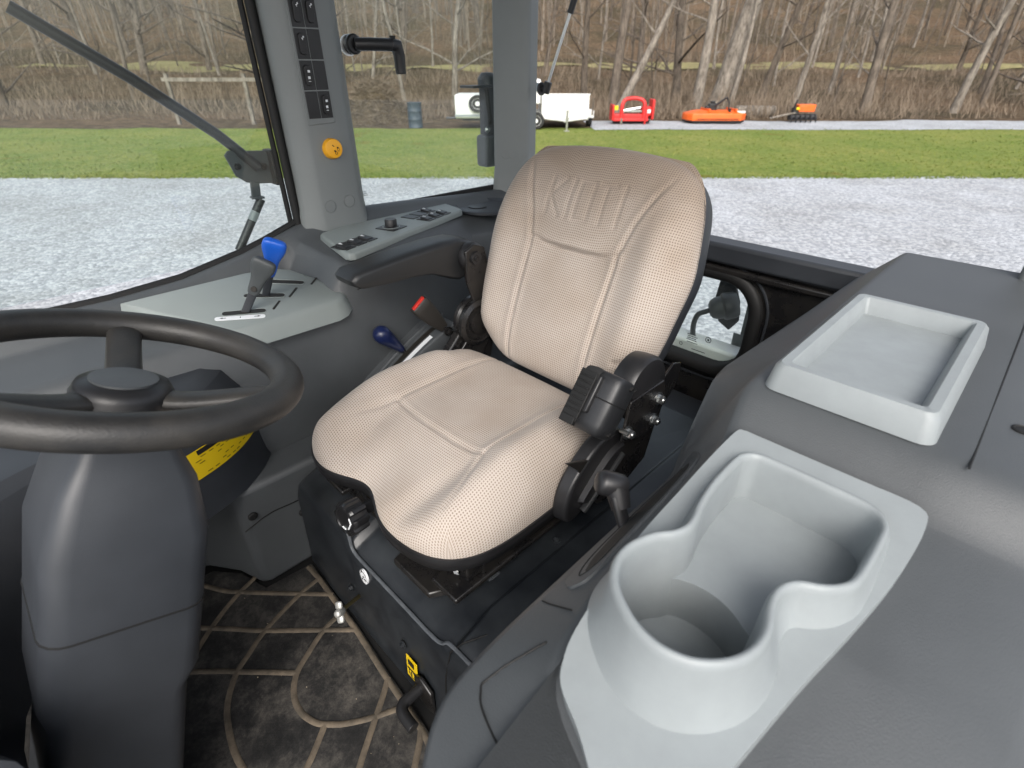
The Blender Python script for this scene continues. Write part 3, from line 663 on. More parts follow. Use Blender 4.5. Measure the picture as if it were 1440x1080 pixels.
# local frame of the panel: along e1 (to the rear), across e2 (outboard)
e1 = V(.158, -.470, 0).normalized(); e2 = V(e1.y * -1, e1.x, 0)
if e2.x < 0: e2 = -e2
o_ = V(.424, .155, swz)
R4 = Matrix((e1, e2, V(0, 0, 1))).transposed()
def sw(a, c, l, w, kind, icon=True):
    p = o_ + e1 * a + e2 * c
    base = MB().box(p + V(0, 0, .0006), (l, w, .003), R4).build('switch_blank' if kind == 0 else 'rocker_switch', M['black'], swo, bevel=.0008)
    if kind:
        def pr(x0, x1, z): return [p + e1 * x + e2 * y_ + V(0, 0, z) for x, y_ in rrect((x0 + x1) / 2, 0, x1 - x0, w * .62, .004, 4)]
        rings = [pr(-l * .36, l * .36, .001), pr(-l * .36, l * .36, .005)]
        mb = MB()
        q = rrect(0, 0, l * .74, w * .62, .004, 4)
        mb.loft([[p + e1 * x + e2 * y_ + V(0, 0, .001) for x, y_ in q], [p + e1 * x * .97 + e2 * y_ * .97 + V(0, 0, .0045 + .0055 * (y_ / w) + .0015) for x, y_ in q]])
        mb.build('rocker', M['black'], base, bevel=.0012)
        if icon:
            MB().box(p + e2 * w * .20 + V(0, 0, .0078), (l * .20, w * .10, .0006), R4).box(p + e2 * w * .10 + V(0, 0, .0072), (l * .10, w * .10, .0006), R4).build('switch_icon', M['white'], base)
for k in range(3): sw(.026 + k * .040, .050, .034, .052, 1)
for k in range(3):
    sw(.345 + k * .040, .028, .034, .046, 1); 
    sw(.345 + k * .040, .083, .034, .046, 1 if k == 2 else 0)
pd_ = o_ + e1 * .225 + e2 * .060
MB().box(pd_ + V(0, 0, .0006), (.060, .062, .003), R4).build('dial_plate', M['black'], swo, bevel=.001)
dl = MB().lathe([(.021, .002), (.021, .004), (.0185, .005), (.0165, .0055), (.016, .021), (.0145, .0235), (0, .0238)], pd_, (0, 0, 1), 36).build('rotary_dial', M['black'], swo, smooth=35)
MB().lathe([(.0235, .002), (.0235, .0032), (.021, .0034)], pd_, (0, 0, 1), 36).build('dial_ring', M['plate'], dl)
# round rear corner well: raised dish, its depth shade put into the dark colour
rcx, rcy = .60, -.44
MB().lathe([(.112, -.002), (.112, .005), (.104, .007), (.098, .003), (.094, -.001), (.0, -.002)], (rcx, rcy, .7135), (.0, 0, 1), 44).build('storage_well', M['darker'], cc, smooth=40)
MB().lathe([(.030, 0), (.030, .002), (0, .0022)], (.63, -.42, .7125), (0, 0, 1), 24).build('well_plug', M['black'], cc)
# range quadrant with strip
qpts = smooth_open([(.35, .26, .31), (.35, .20, .372), (.35, .124, .425), (.35, .06, .460), (.35, .0, .487), (.35, -.06, .505)], 5)
q = MB(); rings = []
for (x, y, z) in qpts: rings.append([(x - .030, y, z), (x - .026, y, z + .008), (x + .07, y, z + .012), (x + .075, y, z - .06), (x - .030, y, z - .06)])
qo = MB().loft(rings).build('range_quadrant', M['dark'], cc, bevel=.003)
MB().loft([[(.334, y, z + .0085), (.346, y, z + .0095), (.346, y, z + .0105), (.334, y, z + .0095)] for (x, y, z) in qpts[3:20]]).build('range_strip', M['white'], qo)
MB().loft([[(.352, y, z + .0090), (.366, y, z + .0095), (.366, y, z + .0110), (.352, y, z + .0105)] for (x, y, z) in qpts[2:24]]).build('range_slot', M['ink'], qo)
MB().loft([[(.376, y, z + .006), (.392, y, z + .006), (.390, y, z + .020), (.378, y, z + .020)] for (x, y, z) in qpts]).build('quadrant_lip', M['plate' if 0 else 'dark'], qo, bevel=.002)
rl = thing('range_lever', (.362, .10, .445), 'dark navy club knob lever beside the white range strip', 'lever')
MB().tube([(.364, .066, .438), (.371, .086, .468), (.372, .090, .474)], .006, 10).build('stalk', M['black'], rl)
kd = V(.0, .070, .082).normalized(); kb0 = V(.372, .088, .470)
MB().lathe([(0, -.004), (.009, -.003), (.012, .012), (.015, .030), (.019, .052), (.0225, .070), (.022, .084), (.016, .094), (.008, .098), (0, .099)], kb0, kd, 28).build('knob', M['navy'], rl, smooth=60)

# ================================================================== STEERING
swh = thing('steering_wheel', (0, .69, .80), 'black padded steering wheel with worn rim in front of the seat', 'steering wheel')
wt = rad(20); WC = V(0, .69, .80); wx = V(1, 0, 0); wy = V(0, math.cos(wt), math.sin(wt)); wz = wx.cross(wy)
def wp(a, r, h=0): return WC + wx * (r * math.cos(a)) + wy * (r * math.sin(a)) + wz * h
rim = MB().tube([wp(a, .176) for a in np.linspace(0, 2 * math.pi, 96, endpoint=False)], .0205, 20, closed=True, flat=.92)
rim.build('rim', M['wheel'], swh, smooth=80)
for a0 in (-12, 115, 235):
    a0 = rad(a0)
    MB().tube(smooth_open([wp(a0, .03, -.034), wp(a0, .07, -.030), wp(a0, .13, -.014), wp(a0, .170, -.003)], 4), .020, 12, flat=.5, up=tuple(wz)).build('spoke', M['wheel'], swh, smooth=60)
MB().lathe([(0, -.07), (.040, -.07), (.050, -.05), (.052, -.030), (.046, -.018), (.030, -.014), (0, -.013)], WC, wz, 40).build('hub', M['black'], swh, smooth=50)
MB().lathe([(.034, -.016), (.034, -.0125), (.031, -.0118), (0, -.0115)], WC, wz, 40).build('hub_cap', M['dark'], swh, smooth=50)
sc = thing('steering_column', (.1, .85, 0), 'charcoal steering column shroud with yellow caution label below the wheel', 'steering column')
foot = smooth_open([(.47, .425), (.425, .452), (.385, .485), (.352, .525), (.325, .575), (.30, .65), (.27, .76), (.20, .88), (.08, .96), (-.08, .96), (-.2, .90)], 3)
def colring(z, sx, dy):
    return [(.47 + (x - .47) * sx, y + dy, z) for x, y in foot] + [(-.2, 1.3, z), (.47, 1.3, z)]
MB().loft([colring(.2965, 1.0, 0), colring(.32, .97, .006), colring(.40, .955, .012), colring(.50, .945, .02), colring(.545, .93, .05), colring(.56, .90, .09)]).build('shroud', M['darker'], sc, bevel=.01, seg=3, smooth=60)
def colsec(h, w, d, off=0): return [WC + wz * h + wx * x + wy * (y + off) for x, y in rrect(0, 0, w, d, min(w, d) * .16, 4)]
MB().loft([colsec(-.82, .22, .26, .02), colsec(-.74, .20, .22, .01), colsec(-.70, .16, .17), colsec(-.46, .150, .155), colsec(-.42, .17, .175), colsec(-.20, .165, .17), colsec(-.13, .14, .14), colsec(-.10, .11, .11), colsec(-.078, .09, .09)]).build('column_sleeve', M['darker'], sc, smooth=24)
MB().tube([p for p in colsec(-.31, .1675, .1725)], .0016, 6, closed=True).build('shell_joint', M['rubber'], sc)
MB().tube([WC + wz * -.14 + wx * .07, WC + wz * -.125 + wx * .15 + wy * -.01, WC + wz * -.118 + wx * .165 + wy * -.012], .006, 10).tube([WC + wz * -.122 + wx * .15 + wy * -.01, WC + wz * -.112 + wx * .20 + wy * -.016], .0095, 12).build('signal_stalk', M['black'], sc, smooth=50) if 0 else None
MB().lathe([(.045, -.09), (.045, -.060), (.036, -.055)], WC + V(.015, -.006, 0), wz, 32).build('column_collar', M['light'], sc)
# yellow caution label wrapped round the shroud bulge
def shroud_pt(i, z):
    x, y = foot[i]; k = np.interp(z, [.2965, .32, .40, .50], [1, .97, .955, .945]); dy = np.interp(z, [.2965, .32, .40, .5], [0, .006, .012, .02])
    return V(.47 + (x - .47) * k, y + dy, z)
def lab(i0, z0, z1, h, i1):
    m = MB(); n = 0
    ii = np.arange(i0, i1 + .01, .5)
    def at(i, z):
        a = int(math.floor(i)); f = i - a; p = shroud_pt(a, z).lerp(shroud_pt(min(a + 1, len(foot) - 1), z), f)
        q = shroud_pt(min(a + 1, len(foot) - 1), z) - shroud_pt(a, z); nn = V(q.y, -q.x, 0).normalized()
        if nn.x > 0: nn = -nn
        return p + nn * h
    lo = [at(i, z0) for i in ii]; hi = [at(i, z1) for i in ii]
    m.v = lo + hi; k = len(ii); m.f = [(j, j + 1, j + 1 + k, j + k) for j in range(k - 1)]; return m
lo = lab(4.3, .388, .452, .0012, 14).build('caution_label', M['yellow'], sc)
lab(5.4, .439, .450, .0018, 13).build('label_header', M['ink'], lo)
lt = MB()
for r_, z in enumerate(np.linspace(.394, .433, 7)):
    if r_ == 3: continue
    i = 5.0
    while i < 13.4:
        l = random.uniform(.25, .7); q = lab(i, z, z + .0018, .0019, i + l); lt.add(q.v, q.f); i += l + .25
lt.build('label_print', mat('brown_ink', (.10, .07, .005), .5), lo)

# ================================================================== STORAGE CONSOLE (door side)
sg = thing('storage_console', (-.6, .2, .28), 'dark grey storage console with pale grey cup holder tray beside the seat', 'console')
def ssec(y, xi, zi, xc, zc, zb=.05, xb=None):
    xb = xi - .012 if xb is None else xb
    return [(xb, y, zb), (xi - .003, y, zi - .02), (xi - .004, y, zi - .006), (xi - .012, y, zi), (xc + .006, y, zc - .007), (xc, y, zc - .0015), (xc - .008, y, zc), (-.5315, y, zc), (-.5318, y, zc if not .193 < y < .52 else .592), (-.674 - .030 * (y < .365), y, zc if not .193 < y < .52 else .592), (-.6745 - .030 * (y < .365), y, zc), (-.82, y, zc), (-.84, y, zc - .02), (-.84, y, zb)]
tab = [(.76, -.60, .535, -.80, .560), (.72, -.555, .550, -.79, .580), (.68, -.512, .563, -.775, .588), (.65, -.482, .573, -.755, .597), (.625, -.463, .581, -.73, .602), (.60, -.452, .586, -.685, .609), (.583, -.449, .588, -.635, .614), (.572, -.448, .589, -.603, .617), (.560, -.447, .590, -.567, .620), (.545, -.446, .590, -.539, .625), (.525, -.4455, .591, -.526, .630), (.505, -.445, .592, -.520, .635), (.445, -.445, .594, -.5145, .650), (.372, -.445, .596, -.514, .671), (.297, -.445, .598, -.517, .687), (.20, -.446, .600, -.518, .707), (.185, -.446, .600, -.517, .712), (.155, -.440, .598, -.511, .742), (.135, -.432, .595, -.508, .756), (.105, -.423, .596, -.508, .758), (.07, -.419, .635, -.508, .758), (.03, -.418, .690, -.508, .758), (.0, -.420, .702, -.508, .758), (-.35, -.425, .690, -.506, .756), (-.664, -.43, .685, -.506, .754)]
def tabi(y):
    ys = [t[0] for t in tab][::-1]; return [float(np.interp(y, ys, [t[k] for t in tab][::-1])) for k in (1, 2, 3, 4)]
def tabs(y):   # lightly smoothed profile parameters
    w = .010; return [sum(tabi(y + d)[k] * q for d, q in ((-w, .25), (0, .5), (w, .25))) for k in range(4)]
ysec = sorted(set([.76, -.664, .1929, .1931, .5199, .5201] + [float(y) for y in np.linspace(.0, .755, 76)] + [float(y) for y in np.linspace(-.65, -.01, 12)]), reverse=True)
secs = [ssec(y, *tabs(y)) for y in ysec]
MB().loft(secs).build('body', M['dark'], sg, smooth=52)
def slope_pt(y, f):  # f 0 at inner edge .. 1 at crease, on the sloping shoulder
    xi, zi, xc, zc = tabs(y)
    a = V(xi - .012, y, zi); c = V(xc + .006, y, zc - .007); n = V(c.z - a.z, 0, a.x - c.x).normalized()
    return a.lerp(c, f), n
def slope_patch(rows, h, m, name, par, bev=0):
    """strip on the sloping shoulder: rows of (y, lo, hi)"""
    mb = MB(); k = 7; rr0 = smooth_open(rows, 4)
    top = []; bot = []
    for y, a, c in rr0:
        for q in np.linspace(a, c, k):
            p, n = slope_pt(y, float(q)); top.append(p + n * h); bot.append(p - n * .003)
    n_ = len(rr0); N_ = len(top); mb.v = top + bot
    for i in range(n_ - 1):
        for q in range(k - 1):
            a = i * k + q; mb.f.append((a, a + 1, a + k + 1, a + k)); mb.f.append((a + N_, a + k + N_, a + k + 1 + N_, a + 1 + N_))
    bd_ = [i for i in range(k)] + [i * k + k - 1 for i in range(1, n_)] + [(n_ - 1) * k + q for q in range(k - 2, -1, -1)] + [i * k for i in range(n_ - 2, 0, -1)]
    for a, b in zip(bd_, bd_[1:] + bd_[:1]): mb.f.append((a, b, b + N_, a + N_))
    return mb.build(name, m, par, bevel=bev)
slope_patch([(.165, .30, .36), (.19, .16, .60), (.24, .08, .86), (.32, .06, .90), (.39, .10, .86), (.43, .22, .74), (.442, .42, .52)], .0034, M['dark'], 'slot_trim', sg, .0015)
slope_patch([(.205, .48, .54), (.24, .40, .74), (.32, .36, .80), (.39, .42, .74), (.418, .54, .62)], .0044, M['rubber'], 'slot_opening', sg)
def slope_line(pl, r, m, name, h=.0010):
    pts = []
    for y, f in smooth_open(pl, 5):
        p, n = slope_pt(y, f); pts.append(p + n * h)
    return MB().tube(pts, r, 6).build(name, m, sg)
slope_line([(.20, .36), (.25, .27), (.33, .24), (.395, .30), (.424, .46), (.418, .62)], .0011, M['rubber'], 'trim_groove', .0032)
slope_line([(.606, .55), (.598, .36), (.585, .20), (.575, .155), (.566, .16), (.545, .34), (.520, .66), (.508, .84)], .0011, M['rubber'], 'panel_seam')
slope_line([(.462, .06), (.466, .35), (.470, .9)], .0008, M['rubber'], 'panel_seam')
slope_line([(.604, .30), (.62, .55), (.635, .80)], .0009, M['rubber'], 'panel_seam', .0006)
for y in (.02, -.30):
    MB().lathe([(.010, -.002), (.010, .0012), (.008, .002), (.007, .0008), (0, .0008)], (-.765, y, .758), (0, 0, 1), 24).build('trim_plug', M['rubber'], sg)
MB().tube([(-.735, .14, .7575), (-.735, -.66, .7557)], .0012, 6).build('panel_seam', M['rubber'], sg)
# pale cup holder insert
contour = [(-.543, .462), (-.5395, .447), (-.541, .430), (-.549, .409), (-.560, .394), (-.5655, .378), (-.564, .360), (-.559, .340), (-.554, .300), (-.553, .252), (-.556, .236), (-.566, .226), (-.585, .224), (-.630, .224), (-.670, .225), (-.686, .230), (-.695, .242), (-.698, .262), (-.697, .325), (-.690, .346), (-.678, .359), (-.664, .368), (-.656, .379), (-.653, .393), (-.655, .410), (-.6615, .432), (-.661, .455), (-.652, .476), (-.634, .494), (-.612, .502), (-.590, .500), (-.570, .491), (-.553, .478)]
contour = smooth_closed(contour, 4)
def fz(y): return .727 - .205 * max(0, y - .19)
plate_out = [(-.5275, .198), (-.524, .25), (-.5225, .31), (-.521, .389), (-.526, .452), (-.532, .500), (-.540, .526), (-.553, .545), (-.585, .561), (-.625, .585), (-.662, .592), (-.674, .56), (-.684, .50), (-.697, .42), (-.711, .35), (-.722, .28), (-.725, .215), (-.714, .1915), (-.66, .1900), (-.60, .1898), (-.55, .1895), (-.535, .1900)]
plate_out = smooth_closed(plate_out, 4)
ins = MB().plate(plate_out, [offset(contour, .0035)[::-1]], lambda a, c: ((a, c, fz(c)), (0, .2, .98)), .046)
ino = ins.build('cup_holder_tray', M['light'], sg, bevel=.004, seg=3)
RT = .729
def cz(off, z): return [(x, y, z) for x, y in offset(contour, off)]
flare = lambda y: max(0, RT - fz(y))
def base_ring(off0, dz):
    return [(x, y, fz(y) + dz) for x, y in offset(contour, off0)]
def outer_low():
    o0 = offset(contour, .0058); out = []
    for (x, y), (x1, y1) in zip(o0, offset(contour, .021)):
        k = min(1, flare(y) / .05); out.append((x + (x1 - x) * k, y + (y1 - y) * k, fz(y) - .006))
    return out
def outer_mid():
    o0 = offset(contour, .0058); out = []
    for (x, y), (x1, y1) in zip(o0, offset(contour, .0075)):
        k = min(1, flare(y) / .05); out.append((x + (x1 - x) * k, y + (y1 - y) * k, max(fz(y) + .001, RT - .004) - .4 * flare(y)))
    return out
wall = MB().loft([cz(-.008, .605), cz(-.0065, .64), cz(-.0040, RT - .009), cz(-.0030, RT - .0045), cz(-.0014, RT - .0016), cz(.0008, RT - .0002), cz(.0030, RT - .0012), cz(.0048, RT - .0040), [(x, y, min(RT - .009, z)) for x, y, z in cz(.0058, RT - .009)], outer_mid(), outer_low()], True, False)
wo = wall.build('cup_wall', M['light'], ino, smooth=70)
cc_ = (-.601, .444); cr_ = .0615
a1 = math.degrees(math.atan2(.388 - cc_[1], -.561 - cc_[0])); a2 = math.degrees(math.atan2(.388 - cc_[1], -.648 - cc_[0])) + 360
_oc = offset(contour, -.003); _n = len(_oc)
_st = [k for k in range(_n) if _oc[k][1] < .402 and _oc[k - 1][1] >= .402][0]
binp = []
for k in range(_n):
    p = _oc[(_st + k) % _n]
    if p[1] >= .402: break
    binp.append(p)
def arcp(p, q):
    A0 = math.atan2(p[1] - cc_[1], p[0] - cc_[0]); A1 = math.atan2(q[1] - cc_[1], q[0] - cc_[0])
    d_ = (A1 - A0 + math.pi) % (2 * math.pi) - math.pi
    r0 = math.hypot(p[0] - cc_[0], p[1] - cc_[1]); r1 = math.hypot(q[0] - cc_[0], q[1] - cc_[1])
    rr = lambda t: cr_ + (r0 - cr_) * max(0, 1 - t * 6) ** 2 + (r1 - cr_) * max(0, 1 - (1 - t) * 6) ** 2
    return [(cc_[0] + rr(t) * math.cos(A0 + d_ * t), cc_[1] + rr(t) * math.sin(A0 + d_ * t)) for t in np.linspace(0, 1, 24)]
binp = binp + arcp(binp[-1], binp[0])[1:-1]
MB().plate(binp, [], lambda a, c: ((a, c, .668), (0, 0, 1)), .068).build('bin_floor', M['light'], ino, bevel=.004, seg=4)
MB().lathe([(.064, -.004), (.064, 0), (0, .0004)], (cc_[0], cc_[1], .612), (0, 0, 1), 48).build('cup_floor', M['light'], ino)
MB().tube([(cc_[0] + .012 + .022 * math.cos(a), cc_[1] + .014 + .022 * math.sin(a), .6130) for a in np.linspace(0, 6.28, 30, endpoint=False)], .0007, 5, closed=True).build('mould_ring', M['plate'], ino)
# second small tray on the raised rear block
def tb(o, z): return [(x, y, z) for x, y in rrect(-.612, -.045, .178 - 2 * o, .345 - 2 * o, max(.004, .016 - o * .5), 5)]
rt_ = MB().loft([tb(-.002, .7575), tb(.003, .785), tb(.008, .791), tb(.018, .791), tb(.021, .788), tb(.026, .766)])
rt_.build('rear_tray', M['light'], sg, smooth=40)

bl = thing('brake_lever', (-.475, .33, .60), 'black cranked hand lever with round head standing in the storage console slot', 'lever')
MB().tube([(-.476, .322, .585), (-.466, .318, .612), (-.444, .309, .640)], [.0125, .0125, .0135], 14, flat=.6, up=(1, .3, 0)).build('lever_arm', M['black'], bl, smooth=60)
hd = V(-.432, .308, .652)
MB().lathe([(0, -.021), (.012, -.021), (.0150, -.017), (.0160, -.008), (.0160, .010), (.013, .016), (.006, .018), (0, .018)], hd, (.62, .70, .30), 32).build('lever_head', M['black'], bl, smooth=50)
MB().tube([(-.437, .304, .652), (-.446, .307, .640), (-.455, .312, .628)], [.0155, .0145, .0125], 16, flat=.9).build('lever_neck', M['black'], bl, smooth=60)

# ================================================================== CAB SHELL
# front-of-window pillar with switch bank
cp = thing('cab_pillar', (.70, .04, .72), 'grey cab pillar with black switch bank and amber hazard button', 'pillar')
def p1(z, g=0.0):
    s = (z - .7) * .012
    return [(.660, -.012 + s - g * .4, z), (.660, .088 + s, z), (.664, .100 + s, z), (.690, .124 + s + g, z), (.700, .128 + s + g, z), (.745, .128 + s, z), (.745, -.055 + s, z), (.700, -.055 + s, z), (.668, -.026 + s - g, z)]
MB().loft([p1(.715, .014), p1(.735, .012), p1(.78, .003), p1(.84, 0), p1(1.2, 0), p1(1.72, 0)]).build('pillar_trim', M['pillar'], cp, bevel=.007, seg=4, smooth=50)
fx = .6595
def pc(y, z): return y + (z - 1.0) * .012 + .0
# framed panel, two columns
gx = MB().prism([(pc(.020, .985), .982), (pc(.094, .985), .978), (pc(.094, 1.55), 1.55), (pc(.020, 1.55), 1.55)], fx - .0015, fx + .004, 'x')
swb = gx.build('switch_bank', M['pillar'], cp, bevel=.002)
SL = MB()
rows = [.992, 1.053, 1.116, 1.178, 1.240, 1.302, 1.364]
icons = {(0, 1): 2, (1, 0): 2, (2, 0): 1, (3, 0): 1, (3, 1): 1, (4, 0): 1, (4, 1): 1, (5, 0): 1}
for r_ in range(6):
    for c in range(2):
        z0 = rows[r_] + .0015; z1 = rows[r_ + 1] - .0015; y0 = .0250 + (1 - c) * .0325; y1 = y0 + .0305
        kind = icons.get((r_, c), 0)
        bse = MB().prism([(pc(y0, z0), z0), (pc(y1, z0), z0), (pc(y1, z1), z1), (pc(y0, z1), z1)], fx - .003, fx, 'x').build('rocker_switch' if kind else 'switch_blank', M['black'], swb, bevel=.0008)
        if kind:
            zm = (z0 + z1) / 2; ym = pc((y0 + y1) / 2, zm)
            rr_ = rrect(ym, zm, .0175, .043, .007, 5)
            MB().loft([[(fx - .0025, a, c_) for a, c_ in rr_], [(fx - .006 - .004 * ((c_ - zm) / .02 if c_ > zm else -.3 * (c_ - zm) / .02), ym + (a - ym) * .94, zm + (c_ - zm) * .96) for a, c_ in rr_]]).build('rocker', M['black'], bse, bevel=.0008)
            ic = MB(); k = 0
            tilt = Matrix.Rotation(rad(-35), 3, 'X')
            if kind == 1:
                ic.box((fx - .0112, ym, zm + .0115), (.0008, .0045, .0014), tilt).box((fx - .0112, ym + .0018, zm + .0095), (.0008, .0012, .0052), tilt).box((fx - .0112, ym - .0016, zm + .0135), (.0008, .0030, .0034), tilt)
            else:
                ic.box((fx - .0112, ym, zm + .0085), (.0008, .0055, .0050)).box((fx - .0088, ym, zm - .0045), (.0008, .0055, .0055)).box((fx - .0090, ym, zm - .0120), (.0008, .0055, .0012))
            ic.build('switch_icon', M['white'], bse)
# hazard button
hz = MB().lathe([(.0245, -.002), (.0245, .006), (.0235, .008), (.0235, .014), (.0215, .018), (.014, .0195), (0, .0200)], (.6600, .0430, .923), (-1, .05, .10), 40)
hzo = hz.build('hazard_button', M['amber'], cp, smooth=40)
hp = MB(); hR = V(-1, .05, .10).normalized()
def hpt(a, c): return V(.66, .043, .923) + hR * .0203 + V(0, 1, 0) * a + V(.1, 0, 1).normalized() * c
hp.tube([hpt(.0045, .0085), hpt(.0005, .0045)], .0010, 6).tube([hpt(-.0095, .0025), hpt(-.0075, -.0005)], .0020, 6).tube([hpt(.0012, -.0042), hpt(-.001, -.0068)], .0020, 6)
for (a0, c0_) in ((-.0105, -.0035), (-.0025, -.0105)):
    hp.tube([hpt(a0 + .0028 * math.cos(t), c0_ + .0035 * math.sin(t)) for t in np.linspace(0, 6.28, 14, endpoint=False)], .0005, 5, closed=True)
hp.build('button_print', M['ink'], hzo)
for y, z in ((.072, .772), (.015, .778)):
    MB().lathe([(.0165, -.006), (.0165, .0003), (.0157, .0006), (.0155, -.0004), (.0147, -.0004), (.0145, .0006), (0, .0008)], (.6590, y, z + .012), (-1, 0, -.03), 36).build('cover_cap', M['pillar'], cp)
# corner pillar
cp2 = thing('cab_pillar', (.69, -.66, .70), 'dark grey rear corner pillar with two round caps behind the seat', 'pillar')
def p2(z, k=0): return [(.735, -.595 - k, z), (.715, -.600 - k, z), (.662, -.640, z), (.654, -.646, z), (.640, -.660, z), (.636, -.668, z), (.662, -.73, z), (.735, -.73, z)]
MB().loft([p2(.68, -.03), p2(.73, -.01), p2(.80), p2(1.72, .0)]).build('pillar_trim', M['pillar'], cp2, bevel=.006, seg=3, smooth=50)
pn = V(-.625, .78, 0).normalized()
for k in (.30, .62):
    p = V(.715, -.600, 0).lerp(V(.662, -.640, 0), k * 1.25); p.z = .846 - .002 * k
    MB().lathe([(.0150, -.006), (.0150, .0003), (.0142, .0006), (.0140, -.0004), (.0134, -.0004), (.0132, .0006), (0, .0008)], p, pn * 1.0, 36).build('cover_cap', M['pillar'], cp2)
# side windows (fixed rear pane, door-side front pane on the far side)
def window(name, y0, y1, z0, z1, label, x=.742):
    t = thing(name, (x, (y0 + y1) / 2, z0), label, 'window')
    MB().box((x, (y0 + y1) / 2, (z0 + z1) / 2), (.005, abs(y1 - y0), z1 - z0)).build('pane', M['glass'], t)
    return t
w1 = window('side_window', -.69, -.02, .73, 1.70, 'tinted hinged side window pane with black latch handle between the two pillars')
MB().box((.736, -.31, .735), (.010, .60, .022)).build('bottom_seal', M['rubber'], w1, bevel=.003)
lt = MB().lathe([(.0, -.004), (.021, -.004), (.023, .0), (.023, .016), (.019, .020), (0, .021)], (.735, -.098, 1.152), (-1, 0, 0), 32)
lto = lt.build('latch_base', M['black'], w1, smooth=40)
hd_ = MB().tube([(.716, -.098, 1.152), (.695, -.130, 1.152), (.690, -.190, 1.152)], .0150, 14, flat=1).tube([(.690, -.185, 1.153), (.690, -.206, 1.150), (.690, -.212, 1.128), (.690, -.213, 1.085)], [.0165, .018, .0155, .014], 14)
hd_.build('latch_handle', M['black'], w1, bevel=.002, smooth=40)
MB().lathe([(.024, .0), (.024, .003), (.013, .004), (.013, .0)], (.7392, -.092, 1.150), (-1, 0, 0), 32).build('latch_washer', M['zinc'], w1)
MB().lathe([(.008, 0), (.008, .006), (0, .007)], (.690, -.196, 1.166), (0, 0, 1), 14).build('latch_screw', M['rubber'], w1)
mk = MB()
def wm(y, z, l, h=.0016): mk.box((.7392, y, z), (.0005, l, h))
for y, z, l in ((-.075, .790, .020), (-.075, .785, .026), (-.078, .780, .024), (-.07, .773, .012), (-.055, .797, .010)): wm(y, z, l)
mk.tube([(.7392, -.036 + .006 * math.cos(t), .786 + .006 * math.sin(t)) for t in np.linspace(0, 6.28, 16, endpoint=False)], .0006, 5, closed=True)
mk.build('etched_mark', mat('etched_glass_mark', (.20, .23, .23), .6), w1)
w2 = window('side_window', .135, 1.12, .68, 1.70, 'tinted side window pane ahead of the switch bank pillar', .744)
MB().tube([(.728, .137, .70), (.728, .145, 1.2), (.728, .150, 1.72)], .0115, 10).tube([(.742, .152, .70), (.742, .160, 1.2), (.742, .166, 1.72)], .007, 8).build('door_seal', M['rubber'], w2)
MB().tube([(.733, .14, .744), (.733, .235, .712), (.733, .30, .694), (.733, .45, .664), (.733, .60, .653), (.733, 1.1, .653)], .010, 8).build('bottom_seal', M['rubber'], w2)
fp = thing('cab_pillar', (.72, 1.15, 0), 'slim grey windscreen pillar at the front corner of the cab', 'pillar')
MB().prism([(.69, 1.12), (.75, 1.12), (.75, 1.2), (.69, 1.2)], .0, 1.72).build('pillar_trim', M['pillar'], fp, bevel=.01)
lp_ = thing('cab_pillar', (-.75, -.70, 0), 'grey rear door pillar on the near side of the cab', 'pillar')
MB().prism([(-.70, -.61), (-.78, -.61), (-.78, -.73), (-.70, -.73)], .3, 1.72).build('pillar_trim', M['pillar'], lp_, bevel=.01)
# rear wall with small window
rw = thing('rear_wall', (0, -.69, 0), 'black steel rear wall of the cab with a low round cornered window', 'wall')
wi = rrect(.02, .457, .46, .262, .085, 8)
MB().plate([(-.72, .0), (.70, .0), (.70, .64), (-.72, .64)], [offset(wi, .010)[::-1]], lambda a, c: ((a, -.675, c), (0, 1, 0)), .02).build('panel', M['steel'], rw)
def gring(off, y): return [(x, y, z) for x, z in offset(wi, off)]
MB().loft([gring(-.001, -.705), gring(-.001, -.668), gring(.004, -.660), gring(.016, -.657), gring(.030, -.659), gring(.036, -.666), gring(.036, -.675)], True, False).build('window_gasket', M['rubber'], rw, smooth=60)
MB().tube([(x, -.672, z) for x, z in offset(wi, .050)], .004, 6, closed=True).build('pressed_rib', M['darker'], rw, smooth=60)
pane = MB().loft([gring(.002, -.692), gring(.002, -.688)]).build('window_pane', M['glass'], rw)
mk = MB()
for k, (x, z, l) in enumerate(((-.030, .392, .030), (-.034, .386, .034), (-.032, .380, .030), (-.033, .374, .034), (-.036, .366, .036), (-.060, .346, .045))): mk.box((x - .02, -.6872, z), (l, .0006, .0022))
mk.tube([(-.105 + .0085 * math.cos(t), -.6870, .392 + .0085 * math.sin(t)) for t in np.linspace(0, 6.28, 22, endpoint=False)], .0012, 5, closed=True).box((-.105, -.6870, .392), (.006, .0006, .006))
mk.tube([(-.020 + .005 * math.cos(t), -.6870, .352 + .005 * math.sin(t)) for t in np.linspace(0, 6.28, 14, endpoint=False)], .001, 5, closed=True)
mk.build('etched_mark', mat('black_frit', (.03, .04, .04), .5), pane)
MB().box((0, -.690, .664), (1.44, .075, .055)).build('cross_beam', M['darker'], rw, bevel=.010, seg=3)
MB().box((0, -.668, .618), (1.40, .020, .020)).build('beam_lip', M['steel'], rw, bevel=.006)
MB().prism([(-.664, .20), (-.50, .235), (-.42, .235), (-.40, .22), (-.40, .0), (-.664, .0)], -.42, .42, 'x').build('rear_shelf', M['darker'], rw, bevel=.01)
rf = MB().box((0, .23, 1.76), (1.56, 1.95, .09)).build('cab_roof', M['roof'], bevel=.03, seg=3, origin=(0, .23, 1.76)); tag(rf, 'grey cab roof over the seat and console', 'roof')

